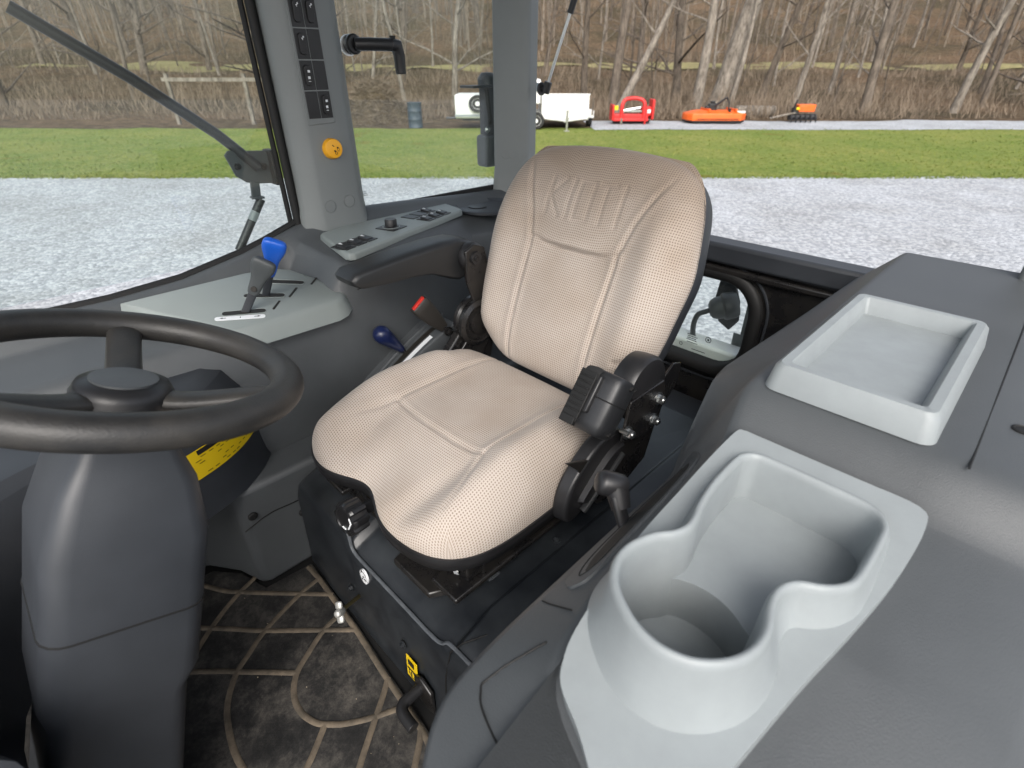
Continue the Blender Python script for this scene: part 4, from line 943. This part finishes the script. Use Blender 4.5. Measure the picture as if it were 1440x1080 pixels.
# mirror bracket on the outside of the far door, gas struts
mb_ = thing('mirror_bracket', (.79, .18, .87), 'dark grey mirror bracket plate with round arm outside the side window', 'bracket')
MB().prism([(.262, .915), (.252, .925), (.165, .918), (.142, .905), (.142, .845), (.155, .838), (.20, .842), (.225, .848), (.247, .866)], .785, .793, 'x').build('mounting_plate', M['dark'], mb_, bevel=.002)
MB().box((.789, .148, .877), (.05, .022, .085)).build('clamp_block', M['rubber'], mb_, bevel=.004)
MB().tube([(.775, .190, .880), (.79, .225, .922), (.80, .262, .962), (.82, .40, 1.08), (.84, .56, 1.2)], .0125, 14).build('mirror_arm', M['black'], mb_, smooth=60)
for p in ((.785, .238, .888), (.785, .174, .882)): MB().bolt(p, (-1, 0, 0), .006, .007).build('bolt', M['steel'], mb_)
MB().prism([(.218, .850), (.196, .846), (.200, .812), (.224, .806)], .778, .786, 'x').box((.772, .213, .812), (.035, .026, .005)).build('strut_bracket', M['dark'], mb_, bevel=.0015)
gs = thing('gas_strut', (.765, .25, .70), 'black gas strut with pale label band beside the blue lever', 'gas strut')
MB().tube([(.765, .207, .808), (.765, .294, .690)], .0105, 16).build('cylinder', M['black'], gs, bevel=.001)
MB().tube([(.765, .228, .7795), (.765, .243, .7592)], .0109, 16, caps=False).build('label_band', M['light'], gs, smooth=60)
MB().tube([(.765, .294, .690), (.765, .325, .648)], .0045, 10).build('rod', M['zinc'], gs)
gs2 = thing('gas_strut', (.59, -.69, 1.03), 'slim silver gas strut rod on black ball socket holding up the rear window', 'gas strut')
MB().tube([(.586, -.690, 1.040), (.548, -.70, 1.150), (.512, -.712, 1.255)], .0046, 12).build('rod', M['zinc'], gs2)
MB().tube([(.518, -.710, 1.238), (.45, -.73, 1.43)], .0095, 14).build('cylinder', M['black'], gs2)
MB().tube([(.5885, -.6895, 1.030), (.579, -.692, 1.062)], .0125, 16).build('socket_end', M['black'], gs2, bevel=.002)
MB().tube([(.606, -.683, 1.042), (.588, -.688, 1.042)], .0065, 12).lathe([(0, 0), (.019, 0), (.019, .004), (.012, .006), (0, .007)], (.6045, -.686, 1.042), (-1, 0, 0), 24).build('ball_stud', M['black'], gs2)

# work lamp bracket outside behind the corner pillar, trailer socket
wl = thing('lamp_bracket', (.80, -.66, .80), 'dark grey bracket with cable outside the side window beside corner pillar', 'bracket')
MB().prism([(.800, -.575 - .058), (.845, -.575 - .058), (.845, -.70), (.800, -.70)], .80, 1.045).build('bracket_plate', M['darker'], wl, bevel=.004)
MB().box((.815, -.645, .845), (.06, .07, .105)).build('lamp_housing', M['dark'], wl, bevel=.012, seg=3)
MB().prism([(.79, -.56), (.86, -.56), (.86, -.70), (.79, -.70)], 1.042, 1.050).build('top_flange', M['darker'], wl, bevel=.002)
MB().lathe([(0, -.03), (.03, -.03), (.034, 0), (.02, .018), (0, .02)], (.83, -.66, 1.068), (0, 0, 1), 20).build('flange_cap', M['darker'], wl, smooth=50)
MB().tube(smooth_open([(.795, -.622, 1.04), (.792, -.628, .99), (.794, -.636, .95), (.80, -.64, .93)], 5), .008, 10).build('cable', M['rubber'], wl, smooth=60)
MB().bolt((.799, -.628, .915), (-1, .3, 0), .007, .006).build('bolt', M['zinc'], wl)
ts = thing('trailer_socket', (-.08, -.80, .45), 'grey trailer socket with hanging cable seen through the low rear window', 'socket')
sa = V(.75, .55, -.28).normalized()
MB().lathe([(0, -.045), (.036, -.045), (.042, -.035), (.044, -.006), (.040, 0), (.036, .002), (.035, .020), (.028, .034), (.018, .040), (0, .041)], (-.165, -.81, .510), sa, 30).build('socket_housing', M['dark'], ts, smooth=45)
MB().prism([(-.205, .53), (-.185, .575), (-.155, .60), (-.13, .585), (-.125, .53), (-.15, .45), (-.19, .43), (-.215, .47)], -.842, -.832, 'y').build('socket_flange', M['darker'], ts, bevel=.004)
MB().tube(smooth_open([(-.140, -.790, .500), (-.126, -.784, .491), (-.105, -.775, .475), (-.098, -.775, .43), (-.110, -.78, .37), (-.13, -.78, .32), (-.14, -.78, .2)], 5), .0085, 10).build('cable', M['darker'], ts, smooth=60)
MB().prism([(-.26, .30), (-.205, .30), (-.205, .425), (-.26, .425)], -.845, -.840, 'y').prism([(-.30, .0), (-.22, .0), (-.22, .62), (-.30, .62)], -.90, -.86, 'y').build('support_bracket', M['pillar'], ts, bevel=.003)
MB().bolt((-.197, -.832, .525), (0, 1, 0), .006, .006).build('bolt', M['brass'], ts)
for o in ts.children: o.location += V(.088, .0, -.055)

fd = MB().prism([(-.72, .355), (-.78, .350), (-.84, .33), (-.85, .10), (-.72, .10)], -.5, .55, 'x').build('rear_step', M['wpaint'], bevel=.01, origin=(0, -.78, .1)); tag(fd, 'pale grey step outside below the low rear window', 'step')

# ================================================================== OUTSIDE
def pos(d, l, z=0): return V(.70710678 * d - .70710678 * l, -.70710678 * d - .70710678 * l, z)
def hill(d, l):
    z = np.interp(d, [26, 32, 42, 52, 58, 64, 80, 110, 150, 230, 320], [-1.05, -.95, -.35, .75, 1.25, 1.5, 4.2, 11, 23, 45, 60])
    if d > 26: z += min(1, (d - 26) / 8) * (.28 * noise.noise(V(d * .12, l * .12, 0)) * 2 + .12 * noise.noise(V(d * .5, l * .5, 3)))
    return z
def sheet(name, d0, d1, nd, l0, l1, nl, off, m, wob0=0, wob1=0):
    v = []; f = []
    for i in range(nd + 1):
        for j in range(nl + 1):
            l = l0 + (l1 - l0) * j / nl
            a = d0 + wob0 * (noise.noise(V(l * .45, 1.3, 0)) + .5 * noise.noise(V(l * 1.9, 4, 0))); c = d1 + wob1 * (noise.noise(V(l * .45, 7.7, 0)) + .5 * noise.noise(V(l * 1.9, 9, 0)))
            d = a + (c - a) * i / nd
            v.append(pos(d, l, hill(d, l) + off))
    for i in range(nd):
        for j in range(nl):
            a = i * (nl + 1) + j; f.append((a, a + 1, a + nl + 2, a + nl + 1))
    b = MB(); b.v = [tuple(p) for p in v]; b.f = f
    return tag(b.build(name, m, smooth=180), None, None, kind='structure')
sheet('wooded_hill', -60, 320, 150, -200, 200, 110, -.012, M['leaves'])
sheet('gravel_yard', -40, 11.75, 4, -45, 45, 180, 0, M['gravel'], 0, .16)
sheet('lawn', 11.4, 23.2, 8, -60, 60, 240, -.006, M['grass'], .0, .5)
sheet('gravel_strip', 22.6, 26.6, 4, 3.3, 40, 100, .004, M['gravel'], .3, .5)
sheet('meadow', 55, 63, 6, -45, 60, 60, .02, mat('dry_meadow_grass', (.16, .15, .055), .95, var=.8, vscale=.8, var2=(.30, .25, .11)), 1.5, 1.5)
# grass blades
gb = MB(); random.seed(3)
for _ in range(15000):
    d = 11.55 + 11.4 * random.random() ** 1.7; l = random.uniform(-1, 1) * (d + 1) * 1.0
    if random.random() < .25: d = 11.62 + .35 * random.random() ** 2
    p = pos(d, l, -1.06); a = random.uniform(0, math.pi); h = random.uniform(.02, .05); w = .012 + .0012 * d
    t = V(math.cos(a), math.sin(a), 0) * w; le = V(random.uniform(-.5, .5), random.uniform(-.5, .5), 1) * h
    gb.add([p - t, p + t, p + le], [(0, 1, 2)])
tag(gb.build('grass', M['grass'], smooth=0), 'short green grass of the lawn between the gravel and the woods', 'grass', kind='stuff')

# ---- trees
def limb(mb, p, dirv, r, L, depth, rng, n):
    steps = max(3, int(L / .8)) if depth == 0 else 4
    pts = [p]; d = dirv.normalized(); rads = [r]
    for i in range(steps):
        k = .05 if depth == 0 else .22
        d = (d + V(rng.uniform(-k, k), rng.uniform(-k, k), rng.uniform(-k * .3, k * .6))).normalized()
        pts.append(pts[-1] + d * (L / steps)); rads.append(r * (1 - .72 * (i + 1) / steps))
    if depth == 0:
        pts = [pts[0] - V(0, 0, .3)] + pts; rads = [r * 1.45] + [r * 1.22] + rads[1:]
    mb.tube(pts, rads, n, caps=False)
    return pts, rads
def make_tree(seed, H, r, lean=(0, 0), first=2.0, nl=12, fine=3):
    rng = random.Random(seed); tr = MB(); cr = MB()
    pts, rads = limb(tr, V(0, 0, 0), V(lean[0], lean[1], 1), r, H, 0, rng, 9)
    for _ in range(nl):
        i = rng.uniform(first / H, .97) * (len(pts) - 1); a = int(i); p = pts[a].lerp(pts[min(a + 1, len(pts) - 1)], i - a); rr_ = rads[min(a, len(rads) - 1)]
        az = rng.uniform(0, 6.28); L = rng.uniform(.16, .34) * H * (1.1 - .6 * i / len(pts))
        q, qr = limb(cr, p, V(math.cos(az), math.sin(az), rng.uniform(.15, .9)), max(.012, rr_ * rng.uniform(.22, .45)), L, 1, rng, 5)
        for _ in range(fine):
            j = rng.randint(1, len(q) - 1); az2 = az + rng.uniform(-1.2, 1.2)
            s, sr = limb(cr, q[j], V(math.cos(az2), math.sin(az2), rng.uniform(-.2, .8)), max(.006, qr[j] * .55), L * rng.uniform(.3, .6), 2, rng, 3)
            for _ in range(2):
                az3 = az2 + rng.uniform(-1, 1); limb(cr, s[rng.randint(1, len(s) - 1)], V(math.cos(az3), math.sin(az3), rng.uniform(-.3, .6)), .006, L * .25, 2, rng, 3)
    return tr, cr
def px(u, d): return (u - 720) / 740 / 1.115 * (d + 1.03)
protos = []
specs = [(1, 13, .16, (.05, .02), M['bark_mid']), (2, 15, .22, (-.04, .05), M['bark_dark']), (3, 12, .12, (.10, -.05), M['bark_pale']), (4, 16, .26, (.02, -.04), M['bark_mid']), (5, 10, .085, (-.12, .08), M['bark_dark']), (6, 11, .10, (.03, .1), M['bark_pale']), (7, 9, .06, (.08, .14), M['bark_mid']), (8, 8, .05, (-.1, -.1), M['bark_dark'])]
GR = 'bare trees in the winter wood'
far_labels = {0: 'grey-brown straight bare tree in the winter wood behind the lawn', 1: 'dark thick bare tree in the winter wood behind the lawn', 2: 'pale slanting bare tree in the winter wood behind the lawn'}
for sp in specs:
    tr, cr = make_tree(*sp[:4], first=1.2, nl=15 if sp[2] > .1 else 11, fine=3)
    tr.add(cr.v, cr.f); protos.append((tr, sp[4]))
meshes = []
def tree_label(k): return ['straight bare grey-brown tree in the winter wood behind the lawn', 'thick dark bare tree in the winter wood behind the lawn', 'pale lichen-barked slim tree in the winter wood behind the lawn', 'tall stout grey bare tree in the winter wood behind the lawn', 'thin dark leaning bare tree in the winter wood behind the lawn', 'slim pale straight tree in the winter wood behind the lawn', 'spindly grey leaning sapling in the winter wood behind the lawn', 'spindly dark sapling in the winter wood behind the lawn'][k]
rng = random.Random(21); placed = []; count = 0; first = {}
while count < 215:
    d = 32 + 72 * rng.random() ** .9; l = rng.uniform(-1.02, 1.02) * (d + 1) * .98
    if any((d - a) ** 2 + (l - c) ** 2 < (.7 if d < 45 else 1.2) for a, c in placed): continue
    if d < 33 and any(abs(l - px(u, d)) < w for u, w in ((800, 1.6), (890, 1.6), (1000, 2.2), (700, 2))): continue
    placed.append((d, l)); count += 1
    k = rng.choice([0, 1, 2, 3, 4, 4, 5, 5, 6, 6, 7, 7])
    if k not in first:
        o = protos[k][0].build('bare_tree', protos[k][1], smooth=60); first[k] = o
    else:
        o = first[k].copy(); COL.objects.link(o)
    o.location = pos(d, l, hill(d, l)); o.rotation_euler = (rng.uniform(-.06, .06), rng.uniform(-.06, .06), rng.uniform(0, 6.28)); sc_ = rng.uniform(.75, 1.3); o.scale = (sc_, sc_, rng.uniform(.85, 1.2))
    tag(o, tree_label(k), 'tree', GR)
# individual near trees seen through the rear opening
def big_tree(u, d, H, r, lean_l, lean_d, m, label, seed, first=2.5, nl=9):
    c = pos(0, lean_l) + pos(lean_d, 0)
    tr, cr = make_tree(seed, H, r, (c.x, c.y), first, nl, 3)
    l = px(u, d); b = pos(d, l, hill(d, l)); t = thing('bare_tree', b, label, 'tree')
    for nm, q in (('trunk', tr), ('branches', cr)):
        q.v = [tuple(V(*p) + b) for p in q.v]; q.build(nm, m, t, smooth=60)
big_tree(866, 30.5, 9, .23, .40, 0, M['bark_pale'], 'pale leaning tree rising behind the red mower', 31, 4)
big_tree(858, 35, 14, .30, .03, 0, M['bark_mid'], 'stout upright tree just left of the leaning one behind the red mower', 32, 5)
big_tree(974, 29.5, 13, .26, .055, 0, M['bark_pale'], 'pale straight tree left of the split trunk behind the orange mower', 33, 4)
big_tree(1002, 30.2, 13, .54, .26, 0, M['bark_pale'], 'massive leaning trunk behind the orange mower', 34, 5)
big_tree(1020, 29.3, 9, .13, .17, 0, M['bark_pale'], 'slender pale stem in front of the massive leaning trunk', 35, 3)
big_tree(1108, 30, 10, .17, .14, 0, M['bark_pale'], 'pale slanting tree by the small orange machine', 36, 3)
big_tree(818, 34, 13, .20, 0, 0, M['bark_dark'], 'dark upright tree behind the white trailer', 37, 3)
big_tree(1062, 36, 12, .22, .2, 0, M['bark_dark'], 'dark leaning tree right of the massive trunk', 38, 3)
big_tree(1210, 31, 12, .25, -.1, 0, M['bark_mid'], 'grey tree beyond the right end of the gravel strip', 39, 3)
big_tree(1335, 30, 12, .2, .1, 0, M['bark_pale'], 'pale tree at the far right edge of the wood', 40, 3)
big_tree(571, 31, 10, .12, -.13, 0, M['bark_pale'], 'thin pale tree leaning over the steel drum', 41, 3)
big_tree(640, 32, 11, .17, .02, 0, M['bark_pale'], 'pale tree with low limbs left of the corner pillar', 42, 2, 14)
# far mass of thin stems and undergrowth twigs
fw = MB(); rng = random.Random(5)
for _ in range(1500):
    d = rng.uniform(70, 190); l = rng.uniform(-1.1, 1.1) * d; b = pos(d, l, hill(d, l) - .5); h = rng.uniform(8, 16); r = rng.uniform(.07, .22)
    a = rng.uniform(0, 3.14); t = V(math.cos(a), math.sin(a), 0) * r; q = V(rng.uniform(-1, 1), rng.uniform(-1, 1), h); t2 = V(-t.y, t.x, 0)
    fw.add([b - t, b + t2, b + t, b + q], [(0, 1, 3), (1, 2, 3), (2, 0, 3)])
    for _ in range(3):
        c = b + q * rng.uniform(.3, .9); e = V(rng.uniform(-2, 2), rng.uniform(-2, 2), rng.uniform(.2, 2)); w = V(rng.uniform(-1, 1), rng.uniform(-1, 1), 1).normalized() * .05
        fw.add([c - w, c + w, c + e], [(0, 1, 2)])
tag(fw.build('distant_woods', bark('far_bark', (.10, .08, .062), (.24, .20, .155), 6), smooth=0), 'far mass of bare grey-brown woods covering the hillside', 'woods', kind='stuff')
ug = MB()
for _ in range(26000):
    d = 27.3 + 42 * rng.random() ** 1.6; l = rng.uniform(-1.0, 1.0) * (d + 1); dens = noise.noise(V(d * .16, l * .16, 5))
    if dens < -.12 and rng.random() < .8: continue
    if 54 < d < 64: continue
    b = pos(d, l, hill(d, l) - .02); h = rng.uniform(.25, 1.0) * (1 + max(0, dens) * 1.6)
    e = V(rng.uniform(-.6, .6), rng.uniform(-.6, .6), 1) * h; w = V(rng.uniform(-1, 1), rng.uniform(-1, 1), 0).normalized() * (.006 + .0004 * d)
    m_ = b + e * .5 + V(rng.uniform(-.1, .1), rng.uniform(-.1, .1), 0)
    ug.add([b - w, b + w, m_ + w * .7, m_ - w * .7, b + e], [(0, 1, 2, 3), (3, 2, 4)])
for _ in range(11000):
    d = rng.uniform(62, 130); l = rng.uniform(-1.0, 1.0) * (d + 1); dens = noise.noise(V(d * .07, l * .07, 8))
    if dens < 0: continue
    b = pos(d, l, hill(d, l) - .05); h = rng.uniform(.8, 3.2); e = V(rng.uniform(-.5, .5), rng.uniform(-.5, .5), 1) * h; w = V(rng.uniform(-1, 1), rng.uniform(-1, 1), 0).normalized() * .035
    ug.add([b - w, b + w, b + e], [(0, 1, 2)])
tag(ug.build('undergrowth', M['twig'], smooth=0), 'tangled brown undergrowth along the edge of the wood', 'undergrowth', kind='stuff')
# brush mound
bm_ = thing('brush_pile', pos(26.5, px(530, 26.5), -1.05), 'big rounded brown heap of brush and dead vines left of the steel drum', 'brush pile')
c0 = pos(26.5, px(530, 26.5), -1.05)
def moundz(x, y): return 1.75 * math.exp(-((x / 1.45) ** 2 + (y / 1.3) ** 2) ** 1.3)
core = MB(); n = 40
for j in range(n + 1):
    for i in range(n + 1):
        x = (i / n - .5) * 5; y = (j / n - .5) * 4.4; p = c0 + pos(y, x); core.v.append((p.x, p.y, c0.z - .08 + moundz(x, y) * (.92 + .2 * noise.noise(V(x * 1.6, y * 1.6, 0)))))
for j in range(n):
    for i in range(n): a = j * (n + 1) + i; core.f.append((a, a + 1, a + n + 2, a + n + 1))
core.build('heap', M['leaves'], bm_, smooth=180)
tw = MB()
for _ in range(3600):
    x = rng.gauss(0, 1.0); y = rng.gauss(0, .9); z = moundz(x, y) * .95; b = c0 + pos(y, x, z)
    e = V(rng.uniform(-1, 1), rng.uniform(-1, 1), rng.uniform(-.3, .7)) * rng.uniform(.2, .6); w = V(rng.uniform(-1, 1), rng.uniform(-1, 1), rng.uniform(-1, 1)).normalized() * .012
    tw.add([b - w, b + w, b + e], [(0, 1, 2)])
o = tw.build('loose_twigs', M['twig'], bm_, smooth=0); o['kind'] = 'stuff'

# ---- things along the edge of the wood: local frame (l right, d away, z up) at a base point
def local(u, d, dl=0):
    l = px(u, d) + dl; b = pos(d, l, hill(d, l)); return b, (lambda x, y, z: tuple(b + pos(y, x, z)))
RL = Matrix(((-.70710678, .70710678, 0), (-.70710678, -.70710678, 0), (0, 0, 1)))
class LB(MB):
    def __init__(s, f): super().__init__(); s.fr = f
    def bx(s, c, d): return s.box(s.fr(*c), d, RL)
    def tb(s, pts, r, n=10, **k): return s.tube([s.fr(*p) for p in pts], r, n, **k)
def wheel(f, x, y, z, r, w, par, ax=(1, 0, 0)):
    a = V(*f(*ax)) - V(*f(0, 0, 0)); c = f(x, y, z)
    t = MB().lathe([(r * .6, -w / 2), (r * .93, -w / 2), (r, -w * .3), (r, w * .3), (r * .93, w / 2), (r * .6, w / 2)], c, a, 24).build('wheel', M['tyre'], par, smooth=40)
    MB().lathe([(0, -w * .52), (r * .25, -w * .54), (r * .30, -w * .42), (r * .55, -w * .46), (r * .62, -w * .52), (r * .62, w * .52), (r * .55, w * .46), (r * .3, w * .42), (0, w * .5)], c, a, 20).build('wheel_rim', M['wpaint'], t, smooth=40)
# open white trailer behind the rear opening
b, f = local(797, 22.9)
t = thing('utility_trailer', b, 'low white utility trailer with jack stand right of the corner pillar', 'trailer')
t.scale = (1, 1, .82)
LB(f).bx((-.12, 0, .98), (1.9, .06, 1.05)).bx((-.12, .0, 1.52), (1.96, .09, .05)).bx((-1.05, 1.4, .95), (.06, 2.8, .95)).bx((.80, 1.4, .95), (.06, 2.8, .95)).bx((-.12, 2.8, .95), (1.9, .06, .95)).build('box_sides', M['wpaint'], t, bevel=.02)
LB(f).bx((-.12, 1.4, .46), (1.9, 2.8, .08)).tb([(-.9, .0, .45), (-.12, -1.0, .45)], .04, 8).tb([(.66, .0, .45), (-.12, -1.0, .45)], .04, 8).bx((-.12, 1.4, .36), (.08, 2.9, .1)).build('frame', M['wpaint'], t)
for x in (-1.22, 1.02): wheel(f, x, 1.2, .33, .33, .2, t)
LB(f).bx((1.02, 1.2, .74), (.28, .86, .05)).bx((1.02, .76, .58), (.28, .05, .32)).bx((1.02, 1.64, .58), (.28, .05, .32)).build('mudguard', M['wpaint'], t, bevel=.03)
LB(f).bx((-1.22, 1.2, .74), (.28, .86, .05)).bx((-1.22, .76, .58), (.28, .05, .32)).build('mudguard', M['wpaint'], t, bevel=.03)
LB(f).tb([(-.12, -1.02, .9), (-.12, -1.02, .05)], .045, 10).bx((-.12, -1.02, .02), (.2, .2, .03)).tb([(-.12, -1.02, .9), (.05, -1.02, .98)], .02, 6).build('jack_stand', M['zinc'], t)
LB(f).tb([(1.0, .1, .6), (1.0, .1, 1.35)], .035, 8).tb([(.98, 2.6, .6), (.98, 2.6, 1.3)], .035, 8).build('side_post', M['bark_mid'], t)
# cargo trailer half hidden by the pillar
b, f = local(703, 23.2)
t = thing('cargo_trailer', b, 'tall white trailer with spare wheel half hidden by the corner pillar', 'trailer')
LB(f).bx((-.55, .5, .95), (2.55, 1.9, .98)).bx((1.35, .5, 1.55), (.5, 1.9, 1.0)).build('body', M['wpaint'], t, bevel=.05)
LB(f).bx((-.55, -.46, .58), (2.56, .04, .10)).build('body_trim', M['light'], t)
LB(f).bx((0, .5, .40), (3.1, 1.3, .12)).tb([(-1.2, .5, .40), (-2.3, .5, .40)], .05, 8).build('frame', M['darker'], t)
t.scale = (1, 1, .86)
wheel(f, -.90, -.55, 1.08, .36, .2, t, (0, 1, 0)); wheel(f, 1.42, -.45, .36, .36, .22, t, (0, 1, 0)); wheel(f, -.35, -.40, .30, .30, .2, t, (0, 1, 0))
LB(f).bx((1.35, -.47, 1.75), (.34, .02, .34)).build('window', M['drum'], t)
# steel drum
b, f = local(583, 23.4)
t = thing('steel_drum', b, 'dark blue-grey steel drum on the grass below the wood', 'drum')
MB().lathe([(0, 0), (.29, 0), (.30, .02), (.285, .04), (.285, .30), (.297, .32), (.285, .34), (.285, .60), (.297, .62), (.285, .64), (.285, .90), (.30, .92), (.30, .94), (.27, .93), (0, .92)], b, (0, 0, 1), 32).build('shell', M['drum'], t, smooth=40)
# red flail mower
b, f = local(886, 25.0)
t = thing('flail_mower', b, 'bright red flail mower with round hoop guard on the gravel strip', 'mower')
t.scale = (.88, .88, .84)
q = LB(f); q.bx((-.05, .3, .34), (1.75, .9, .30)).bx((-.05, -.05, .22), (1.75, .35, .14)).bx((-.95, .25, .55), (.10, .9, .75)).build('deck', M['mred'], t, bevel=.04)
LB(f).bx((1.02, .2, .70), (.12, .85, .95)).bx((.72, .1, .62), (.45, .5, .42)).build('drive_cover', M['mred'], t, bevel=.04)
LB(f).tb(smooth_open([(-.52, -.12, .25), (-.52, -.10, .85), (-.40, -.05, 1.12), (-.12, 0, 1.20), (.22, 0, 1.20), (.50, -.05, 1.10), (.60, -.10, .85), (.60, -.12, .2)], 5), .095, 12).build('hoop_guard', M['mred'], t, smooth=60)
LB(f).bx((.02, .2, .62), (1.0, .5, .06)).tb([(-.42, .05, .64), (.42, .05, .78)], .05, 8).build('top_shield', M['zinc'], t)
LB(f).bx((-.85, -.14, .78), (.26, .03, .20)).build('caution_label', M['yellow'], t)
LB(f).bx((.82, -.17, .62), (.16, .02, .16)).build('white_label', M['wpaint'], t)
LB(f).tb([(-.52, -.2, .02), (-.52, -.2, .30)], .06, 8).build('stand_leg', M['bark_pale'], t); LB(f).tb([(.66, -.2, .02), (.66, -.2, .30)], .05, 8).build('stand_leg', M['mred'], t)
LB(f).tb([(-.9, .1, .18), (.95, .1, .18)], .14, 12).build('flail_rotor', M['black'], t)
# orange rotary mower
b, f = local(1001, 25.6)
t = thing('rotary_mower', b, 'flat orange rotary mower with black gearbox under the leaning trunk', 'mower')
t.scale = (.84, .84, .84)
def oct_(z, k): return [f(x * k, y * k, z) for x, y in ((-1.55, -.35), (-1.35, -.75), (1.25, -.75), (1.62, -.30), (1.62, .5), (1.2, .95), (-1.2, .95), (-1.55, .5))]
MB().loft([oct_(.16, 1.0), oct_(.44, 1.0), oct_(.50, .98), oct_(.62, .62)]).build('deck', M['orange'], t, bevel=.03)
MB().loft([oct_(.07, .97), oct_(.16, .97)]).build('deck_skirt', M['rubber'], t)
for x in (-.45, .95): LB(f).bx((x, .1, .64), (.10, 1.5, .14)).build('deck_rib', M['orange'], t, bevel=.02)
LB(f).bx((-.12, .1, .76), (.42, .40, .34)).tb([(-.12, .1, .92), (-.12, .1, 1.05)], .12, 12).bx((-.38, .1, .72), (.2, .3, .2)).build('gearbox', M['black'], t, bevel=.04)
LB(f).tb([(-.05, -.1, .80), (.42, -.3, 1.22)], .05, 8).tb([(.62, -.4, .5), (.60, -.3, 1.0), (.44, -.3, 1.24)], .04, 8).build('hitch_arm', M['black'], t)
LB(f).bx((.62, -.55, .58), (.10, .12, .30)).build('hitch_lug', M['rubber'], t)
LB(f).bx((1.25, -.5, .56), (.45, .02, .10)).build('white_label', M['wpaint'], t)
LB(f).bx((0, -.765, .24), (2.2, .02, .03)).build('skirt_chain', M['rubber'], t)
# small orange machine at the right
b, f = local(1126, 25.8)
t = thing('soil_tiller', b, 'small orange and black tined implement at the right end of the gravel strip', 'tiller')
t.scale = (.8, .8, .8)
LB(f).bx((.1, .2, .85), (.95, .6, .14)).bx((.1, -.1, .70), (.9, .06, .30)).build('hood', M['orange'], t, bevel=.04)
LB(f).tb([(-.75, .1, .28), (.75, .1, .28)], .16, 12).build('rotor_shaft', M['black'], t)
for k in range(6): LB(f).tb([(-.7 + k * .28, -.05, .42), (-.70 + k * .28, -.22, .20), (-.66 + k * .28, -.12, .03)], .035, 6).build('tine', M['black'], t)
LB(f).tb([(-.45, 0, .5), (-1.5, -.3, .35), (-2.0, -.35, .25)], .05, 8).build('drawbar', M['bark_pale'], t)
LB(f).bx((-.35, -.1, .72), (.3, .04, .12)).build('caution_label', M['yellow'], t)
LB(f).tb([(-.6, .1, .5), (-.5, .0, 1.15)], .05, 8).bx((-.45, .1, .6), (.3, .3, .3)).build('gearbox', M['black'], t)
# sawn logs behind the orange mower
b, f = local(1058, 28.2)
t = thing('log_stack', b, 'pale sawn log lying behind the right end of orange mower', 'log')
LB(f).tb([(-1.0, 0, .28), (1.0, .2, .26)], .26, 14).build('log', M['bark_pale'], t, smooth=50)
# white rail fence
b, f = local(352, 25)
t = thing('rail_fence', b, 'weathered white post and rail fence at the left edge of the wood', 'fence')
for x in (-3.2, 0.1, 3.0): LB(f).bx((x, 0, .95), (.14, .14, 2.0)).build('post', M['bark_pale'], t)
LB(f).bx((-.1, -.08, 1.72), (6.6, .05, .14)).build('rail', M['bark_pale'], t)
